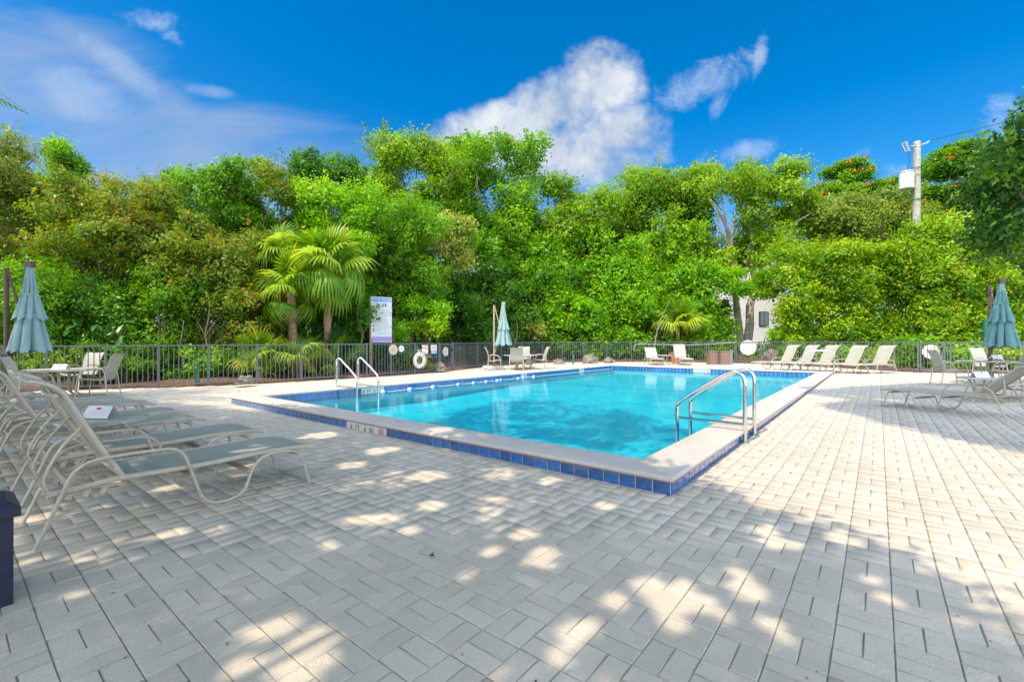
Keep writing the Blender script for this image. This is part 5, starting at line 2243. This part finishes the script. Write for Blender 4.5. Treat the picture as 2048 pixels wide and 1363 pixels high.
# palm fronds entering at the top left
def feather_frond_mesh(name, m, L=2.6, n=34, leaflet=.7, droop=.35, seed=0):
    rr = random.Random(seed)
    V, F, lf, cl = [], [], [], []
    prev = None
    for k in range(n):
        u = k / (n - 1)
        p = Vector((L * u, 0, L * (.25 * u - droop * u * u * 1.6)))
        for s in (-1, 1):
            ll = leaflet * math.sin(math.pi * min(1, .18 + u * .8)) * rr.uniform(.85, 1.1)
            dv = Vector((.55, s * .8, 0)).normalized()
            q = p + dv * ll * .55 + Vector((0, 0, -.10 * ll))
            e = p + dv * ll * .9 + Vector((0, 0, -.55 * ll))
            w = Vector((.8, -s * .55, 0)) * .02
            b = len(V)
            V += [p - w * .5, p + w * .5, q + w, q - w, e, e + w * .1]
            F += [(b, b + 1, b + 2, b + 3), (b + 3, b + 2, b + 5, b + 4)]
            x = rr.random()
            lf += [x, x]
            cl += [.5, .5]
        b = len(V)
        V += [p + Vector((0, -.015, 0)), p + Vector((0, .015, 0))]
        if k:
            F.append((prev, prev + 1, b + 1, b))
            lf.append(.5)
            cl.append(.5)
        prev = b
    return quad_mesh(name, np.array([tuple(v) for v in V]), np.array(F).ravel(), m, {'leaf': np.array(lf), 'clump': np.array(cl)})


FF = [feather_frond_mesh('palm_frond', M_FRONDD, 2.7, 36, .75, .38, s) for s in (1, 2, 3)]


def feather_palm(x, y, h, label, n=16, seed=0, group='tall feather palms around the deck', scale=1.0, low=-45):
    rr = random.Random(seed)
    root = empty('feather_palm', (x, y, 0), 0, label, 'palm', group)
    mb = MB()
    P = cr([(0, 0, 0), (rr.uniform(-.15, .15), rr.uniform(-.15, .15), h * .5), (0, 0, h)], 6)
    mb.tube(P, [.17 - .05 * k / len(P) for k in range(len(P))], 12)
    mb.build('trunk', mat('palm_trunk_grey', (.30, .27, .23), .9, var=.2, vscale=4, bump=.6), root)
    for k in range(n):
        o = link('palm_frond', FF[k % 3], root, (0, 0, h), (rr.uniform(-.25, .25), -R(rr.uniform(low, 65)), R(k * 137.5)))
        o.scale = (scale * rr.uniform(.85, 1.1),) * 3
    return root


px_, py_ = at(-430, 7.4)
feather_palm(px_, py_, 6.0, 'palm whose frond tips hang into the top left corner of the picture', 24, 4, scale=.95)


# ------------------------------------------------------------------ trees standing behind and beside the camera; they shade the deck
COT = 1 / math.tan(R(SUN_EL))
MASK_A = [(9.0, -7.0), (-17, -7.0), (-17, -2.6), (-13.69, -2.92), (-10.1, -0.75), (-7.72, -0.40), (-6.2, 0.5), (-4.32, 1.4), (-2.5, 1.2), (-0.4, 0.45), (0.38, 0.45), (0.78, -0.1), (1.19, 0.0), (1.6, -0.5),
          (1.95, -1.3), (2.6, -2.2)]
MASK_W = [(-6.44, 1.74), (-6.6, 3.19), (-6.89, 5.78), (-5.59, 6.55), (-3.52, 6.21), (-1.45, 4.82), (-1.22, 2.6), (-2.08, 2.41), (-3.59, 2.34), (-5.05, 1.83)]
MASK_B = [(-0.1, 9.6), (0.9, 11.6), (2.2, 13.8), (4.5, 15.5), (9, 15.0), (9, 3.5), (2.9, 4.1), (2.3, 4.3), (1.5, 5.4), (0.6, 6.9), (0.9, 8.4)]


HOLES = np.array([(-0.5, -2.86, 0.22), (-0.77, -2.85, 0.15), (-1.48, -1.78, 0.2), (-1.6, -1.94, 0.12), (-2.36, -2.81, 0.14), (-2.17, -2.61, 0.1), (-4.09, -2.7, 0.2), (-3.53, -2.54, 0.15), (-1.99, -0.86, 0.25), (-3.21, -0.55, 0.3), (-4.58, -0.54, 0.3), (-2.91, -1.13, 0.2), (-1.03, -0.97, 0.1), (-0.49, -1.37, 0.12), (-0.5, -1.69, 0.12), (-0.2, -1.54, 0.16), (0.54, -1.38, 0.12), (0.55, -1.55, 0.2), (0.65, -1.49, 0.15), (0.62, -1.7, 0.1), (0.33, -1.72, 0.09), (0.75, -1.02, 0.09), (0.83, -1.18, 0.14), (0.94, -1.44, 0.07), (1.03, -1.5, 0.07), (0.81, -1.52, 0.06), (0.74, -0.3, 0.15), (0.81, -0.48, 0.14), (0.92, -0.46, 0.1), (0.32, -2.22, 0.06), (0.31, -2.09, 0.08), (0.2, -2.44, 0.06), (0.32, -1.97, 0.12), (1.15, -0.15, 0.12), (1.39, -0.87, 0.1), (1.32, -0.68, 0.08), (-1.38, -1.39, 0.15), (-0.42, -1.99, 0.08), (0.41, -1.46, 0.12), (-1.83, -3.35, 0.08), (-2.96, -1.81, 0.2), (-3.8, -1.83, 0.15), (-0.31, -0.55, 0.12), (-1.01, -0.29, 0.15), (-2.96, 0.33, 0.2), (-1.13, -1.79, 0.1), (-5.41, -1.58, 0.2), (-0.6, -3.01, 0.12), (-1.34, -2.25, 0.07)])


def vnoise(x, y, s, seed):
    g = np.random.default_rng(seed).random((64, 64))
    X, Y = x / s + 31.3, y / s + 17.7
    xi, yi = np.floor(X).astype(int) % 63, np.floor(Y).astype(int) % 63
    fx, fy = X - np.floor(X), Y - np.floor(Y)
    fx, fy = fx * fx * (3 - 2 * fx), fy * fy * (3 - 2 * fy)
    return (g[xi, yi] * (1 - fx) + g[xi + 1, yi] * fx) * (1 - fy) + (g[xi, yi + 1] * (1 - fx) + g[xi + 1, yi + 1] * fx) * fy


def shade_crown(poly, hr, n_tw, thr, seed, leaf=.13, zc=0.0, tw=14):
    P = np.array(poly)
    x0, y0 = P.min(0)
    x1, y1 = P.max(0)
    g = np.random.default_rng(seed)
    X = g.uniform(x0, x1, n_tw * 6)
    Y = g.uniform(y0, y1, n_tw * 6)
    ok = np.array([inpoly(a, b, poly) for a, b in zip(X, Y)])
    X, Y = X[ok], Y[ok]
    nn = .55 * vnoise(X, Y, .7, seed) + .45 * vnoise(X, Y, .25, seed + 1)
    ok = nn > thr
    X, Y = X[ok][:n_tw], Y[ok][:n_tw]
    h = hr[0] + (hr[1] - hr[0]) * (.5 * g.random(len(X)) + .5 * vnoise(X, Y, 1.6, seed + 5))
    C = np.stack([X - TRAV.x * h * COT, Y - TRAV.y * h * COT, h + zc], 1)
    ti = np.repeat(np.arange(len(C)), tw)
    CC = C[ti] + g.normal(size=(len(ti), 3)) * np.array([.13, .13, .10])
    # gaps between the boughs
    gx = CC[:, 0] + TRAV.x * (CC[:, 2] - zc) * COT
    gy = CC[:, 1] + TRAV.y * (CC[:, 2] - zc) * COT
    jit = .75 + .5 * vnoise(gx, gy, .12, seed + 9)
    keep = np.ones(len(CC), bool)
    for hx, hy, hr_ in HOLES:
        keep &= np.hypot((gx - hx) * 1.0, (gy - hy) * .85) > (hr_ * .68 + .015) * jit
    CC, ti = CC[keep], ti[keep]
    Nn = unit(len(ti))
    Nn[:, 2] += .6
    Nn /= np.linalg.norm(Nn, axis=1)[:, None]
    V = leaf_quads(CC, Nn, leaf * rng.uniform(.7, 1.3, len(ti)), .5)
    return V, g.random(len(ti)), np.clip(.5 + .2 * g.normal(size=len(C)), 0, 1)[ti], C


def shade_tree(label, poly, hr, n_tw, thr, seed, trunk_xy, **k):
    V, lf, cl, C = shade_crown(poly, hr, n_tw, thr, seed, **k)
    root = empty('shade_tree', (trunk_xy[0], trunk_xy[1], 0), 0, label, 'tree', 'tall trees behind the viewpoint')
    V = V - np.array([trunk_xy[0], trunk_xy[1], 0])
    link('crown', quad_mesh('crown', V, np.arange(len(V)), L_GREEN, {'leaf': lf, 'clump': cl}), root)
    zf = hr[0] * .6
    mb = MB()
    limb(mb, (0, 0, 0), (0, 0, zf), .3, .22, .03, seed=seed)
    mb.build('trunk', M_BARK, root)
    mb = MB()
    g = random.Random(seed)
    for q in range(14):
        c = C[g.randrange(len(C))] - np.array([trunk_xy[0], trunk_xy[1], 0])
        limb(mb, (0, 0, zf), tuple(c), .08, .015, .1, seed=q + seed)
    mb.build('branch', M_BARK, root)


def split(poly, xa, xb):
    """clip polygon to xa<x<xb by testing only"""
    return poly


shade_tree('big leafy tree standing behind the viewpoint on the left', [p for p in MASK_A if p[0] <= -4.3] + [(-4.3, 1.4), (-4.3, -7)][0:2] if False else
           [(-17, -7), (-17, -2.6), (-13.69, -2.92), (-10.1, -0.75), (-7.72, -0.40), (-6.2, 0.3), (-5.0, 0.9), (-5.0, -7)], (5.2, 7.0), 7500, .33, 21, (-9.5, -11.5))
shade_tree('big leafy tree standing directly behind the viewpoint', [(-5.0, 0.9), (-4.32, 1.2), (-2.5, 1.0), (-0.4, 0.45), (0.3, 0.4), (0.7, -0.1), (1.1, 0.0), (1.6, -0.5), (1.95, -1.3), (2.6, -2.2), (9, -7), (-5.0, -7)],
           (5.2, 7.0), 8500, .34, 33, (-1.5, -11.0))
shade_tree('high leafy bough of a tree left behind the viewpoint, shading the pool floor', MASK_W, (8, 10), 700, .36, 41, (-5.0, -9.5))
shade_tree('tall tree standing right of the viewpoint outside the deck', MASK_B, (10.5, 12.5), 7500, .25, 55, (7.5, -5.5), leaf=.18)
feather_palm(5.2, -7.6, 9.0, 'tall feather palm behind the viewpoint on the right', 18, 11)
feather_palm(4.4, -1.4, 12.5, 'very tall feather palm right of the viewpoint', 18, 12)


# ------------------------------------------------------------------ building, wooden fence and utility pole beyond the trees
def building():
    d = 40.0
    x, y = at(1480, d)
    root = empty('white_building', (x, y, 0), YAW, 'white stucco building with a dark window glimpsed behind the forked tree', 'building')
    k = d / FPX
    X = lambda px: (px - 1480) * k
    zt = zat(512, d)
    mb = MB()
    mb.box((X(1492), 4, zt / 2), (X(1575) - X(1415), 8, zt))
    mb.build('wall', M_STUCCO, root, False)
    mb = MB()
    mb.box((X(1370), 5, zat(545, d) / 2), (X(1412) - X(1325), 7, zat(545, d)))
    mb.build('wing', M_STUCCO, root, False)
    mb = MB()
    mb.box((X(1492), 3.9, zt + .12), (X(1575) - X(1415) + .5, 8.4, .24))
    mb.build('parapet', M_WHITE, root, False)
    for (pa, pb, ya, yb) in ((1519, 1535, 624, 650), (1440, 1456, 600, 625), (1519, 1535, 560, 585)):
        f = MB()
        f.box(((X(pa) + X(pb)) / 2, -.04, (zat(ya, d) + zat(yb, d)) / 2), (X(pb) - X(pa) + .12, .08, zat(ya, d) - zat(yb, d) + .12))
        fo = f.build('window', mat('window_frame_dark', (.05, .05, .05), .5), root, False)
        f = MB()
        for sx_ in (-1, 1):
            f.box(((X(pa) + X(pb)) / 2 + sx_ * (X(pb) - X(pa)) / 4, -.10, (zat(ya, d) + zat(yb, d)) / 2), ((X(pb) - X(pa)) / 2 - .04, .05, zat(ya, d) - zat(yb, d)))
        f.build('pane', M_GLASS, fo, False)


building()


def wood_fence():
    d = 31.0
    x, y = at(1425, d)
    root = empty('board_fence', (x, y, 0), YAW, 'weathered brown board fence low behind the shrubs left of the forked tree', 'fence')
    k = d / FPX
    for q in range(22):
        mb = MB()
        mb.box((-2.4 + q * .155, 0, (zat(668, d)) / 2), (.145, .02, zat(668, d) + .02 * (q % 3)))
        mb.build('board', M_WOODF, root, False)
    mb = MB()
    mb.box((-.8, .03, 1.3), (3.5, .04, .09))
    mb.build('rail', M_WOODF, root, False)
    o = MB()
    o.box((0, 0, 0.8), (3.6, .12, 1.6))
    tag(o.build('low_wall', M_STUCCO, None, False, loc=(*at(1365, 33), 0), rot=(0, 0, YAW)), 'low pale wall behind the spiky palm, left of the board fence', 'wall')


wood_fence()


def utility_pole():
    d = 26.0
    k = d / FPX
    x, y = at(1834, d)
    t = empty('utility_pole', (x, y, 0), YAW, 'weathered wooden utility pole carrying a grey transformer above the treetops', 'utility pole')
    X = lambda px: (px - 1834) * k
    zt = zat(283, d)
    mb = MB()
    mb.tube([(0, 0, 0), (-.03, 0, zt * .5), (0.02, 0, zt)], [.20, .185, .17], 16)
    mb.build('shaft', M_POLE, t)
    # transformer can
    c = (X(1812), -.05, 0)
    mb = MB()
    zb_, zt_ = zat(379, d), zat(345, d)
    mb.lathe([(0, zb_), (.30, zb_), (.345, zb_ + .04), (.345, zt_ - .04), (.38, zt_ - .02), (.38, zt_), (.30, zt_ + .05), (0, zt_ + .09)], 24, c)
    mb.build('transformer', mat('transformer_grey', (.58, .60, .63), .4), t)
    mb = MB()
    for q in range(4):
        mb.lathe([(.03, 0), (.075, .015), (.03, .04)], 12, (c[0] - .05, c[1], zt_ + .06 + q * .05))
    mb.build('bushing', mat('porcelain', (.45, .42, .42), .3), t)
    mb = MB()
    for z in (zt_ - .12, zb_ + .15):
        mb.box((X(1825), 0, z), (.35, .08, .09))
    mb.build('bracket', M_GREY, t, False)
    # fuse cut-out
    mb = MB()
    mb.tube([(0, -.1, zat(293.5, d)), (X(1818), -.12, zat(293, d))], .03, 6)
    mb.build('cutout_arm', M_GREY, t)
    mb = MB()
    a, b = Vector((X(1807), -.15, zat(286, d))), Vector((X(1813), -.15, zat(302, d)))
    for q in range(5):
        p = a.lerp(b, q / 4)
        mb.tube([p, p + (b - a).normalized() * .05], .085, 10)
    mb.tube([a, b], .05, 8)
    mb.build('insulator', mat('porcelain', (.45, .42, .42), .3), t)
    mb = MB()
    mb.tube([(X(1800), -.15, zat(290, d)), (X(1807), -.15, zat(305, d))], .03, 6)
    mb.tube([(X(1799), -.15, zat(290, d)), (X(1810), -.15, zat(285, d))], .02, 6)
    mb.tube([(X(1806), -.15, zat(305, d)), (X(1814), -.15, zat(303, d))], .02, 6)
    mb.build('fuse_tube', M_GREY, t)
    mb = MB()
    mb.tube([(.05, 0, zat(291, d)), (X(1852), -.05, zat(287, d)), (X(1857), -.05, zat(282.5, d))], .045, 6)
    mb.build('line_arm', M_GREY, t)
    mb = MB()
    mb.tube(cr([(X(1813), -.15, zat(303, d)), (X(1815), -.15, zat(320, d)), (X(1812), -.1, zat(342, d))], 4), .014, 5)
    mb.tube([(X(1811), -.1, zt_ + .2), (.0, -.2, zat(336, d))], .012, 5)
    for z in (zat(336, d), zat(351, d), zat(399, d)):
        mb.tube([(.235 * math.cos(a_), .235 * math.sin(a_), z) for a_ in [2 * math.pi * q / 14 for q in range(14)]], .012, 4, closed=True)
    mb.tube(cr([(X(1826), -.1, zb_ + .1), (X(1821), -.12, zat(390, d)), (X(1820), -.1, zat(400, d)), (0, -.2, zat(400, d))], 4), .012, 5)
    mb.build('lead_wire', M_WIRE, t)
    # overhead lines
    for nm, a, b, lb in (('power_line', (X(1857), -.05, zat(282, d)), (17, -9, 16.2), 'thin overhead wire running from the pole top towards the upper right'),
                         ('service_line', (0.1, -.2, zat(336, d)), (18, -9, 12.0), 'overhead wire leaving the pole at transformer height towards the right'),
                         ('phone_line', (.1, -.2, zat(399, d)), (18, -3, 9.8), 'lowest overhead wire leaving the pole towards the right')):
        mb = MB()
        a, b = Vector(a), Vector(b)
        P = [a.lerp(b, q / 12) - Vector((0, 0, .5 * math.sin(math.pi * q / 12))) for q in range(13)]
        mb.tube(P, .014, 5)
        o = mb.build(nm, M_WIRE, None, loc=(x, y, 0), rot=(0, 0, YAW))
        tag(o, lb, 'wire')


utility_pole()


# distant tree belt closing the horizon
def belt():
    parts = []
    for q in range(46):
        a = -75 + q * 150 / 45
        d = 62 + 9 * math.sin(q * 1.7)
        r = math.tan(R(a)) if abs(a) < 70 else math.copysign(2.7, a)
        X, Y = CX + d * (r * RX + FX) * .8, CY + d * (r * RY + FY) * .8
        parts.append(crown_arrays((X, Y, 3.0), (4.2, 3, 3.4), 2600, .42, 12, up=.4, rz=YAW))
    o = link('tree_belt', leaf_mesh('tree_belt', parts, L_DEEP))
    tag(o, 'far belt of dark trees closing the view behind everything', 'trees', kind='stuff')


belt()
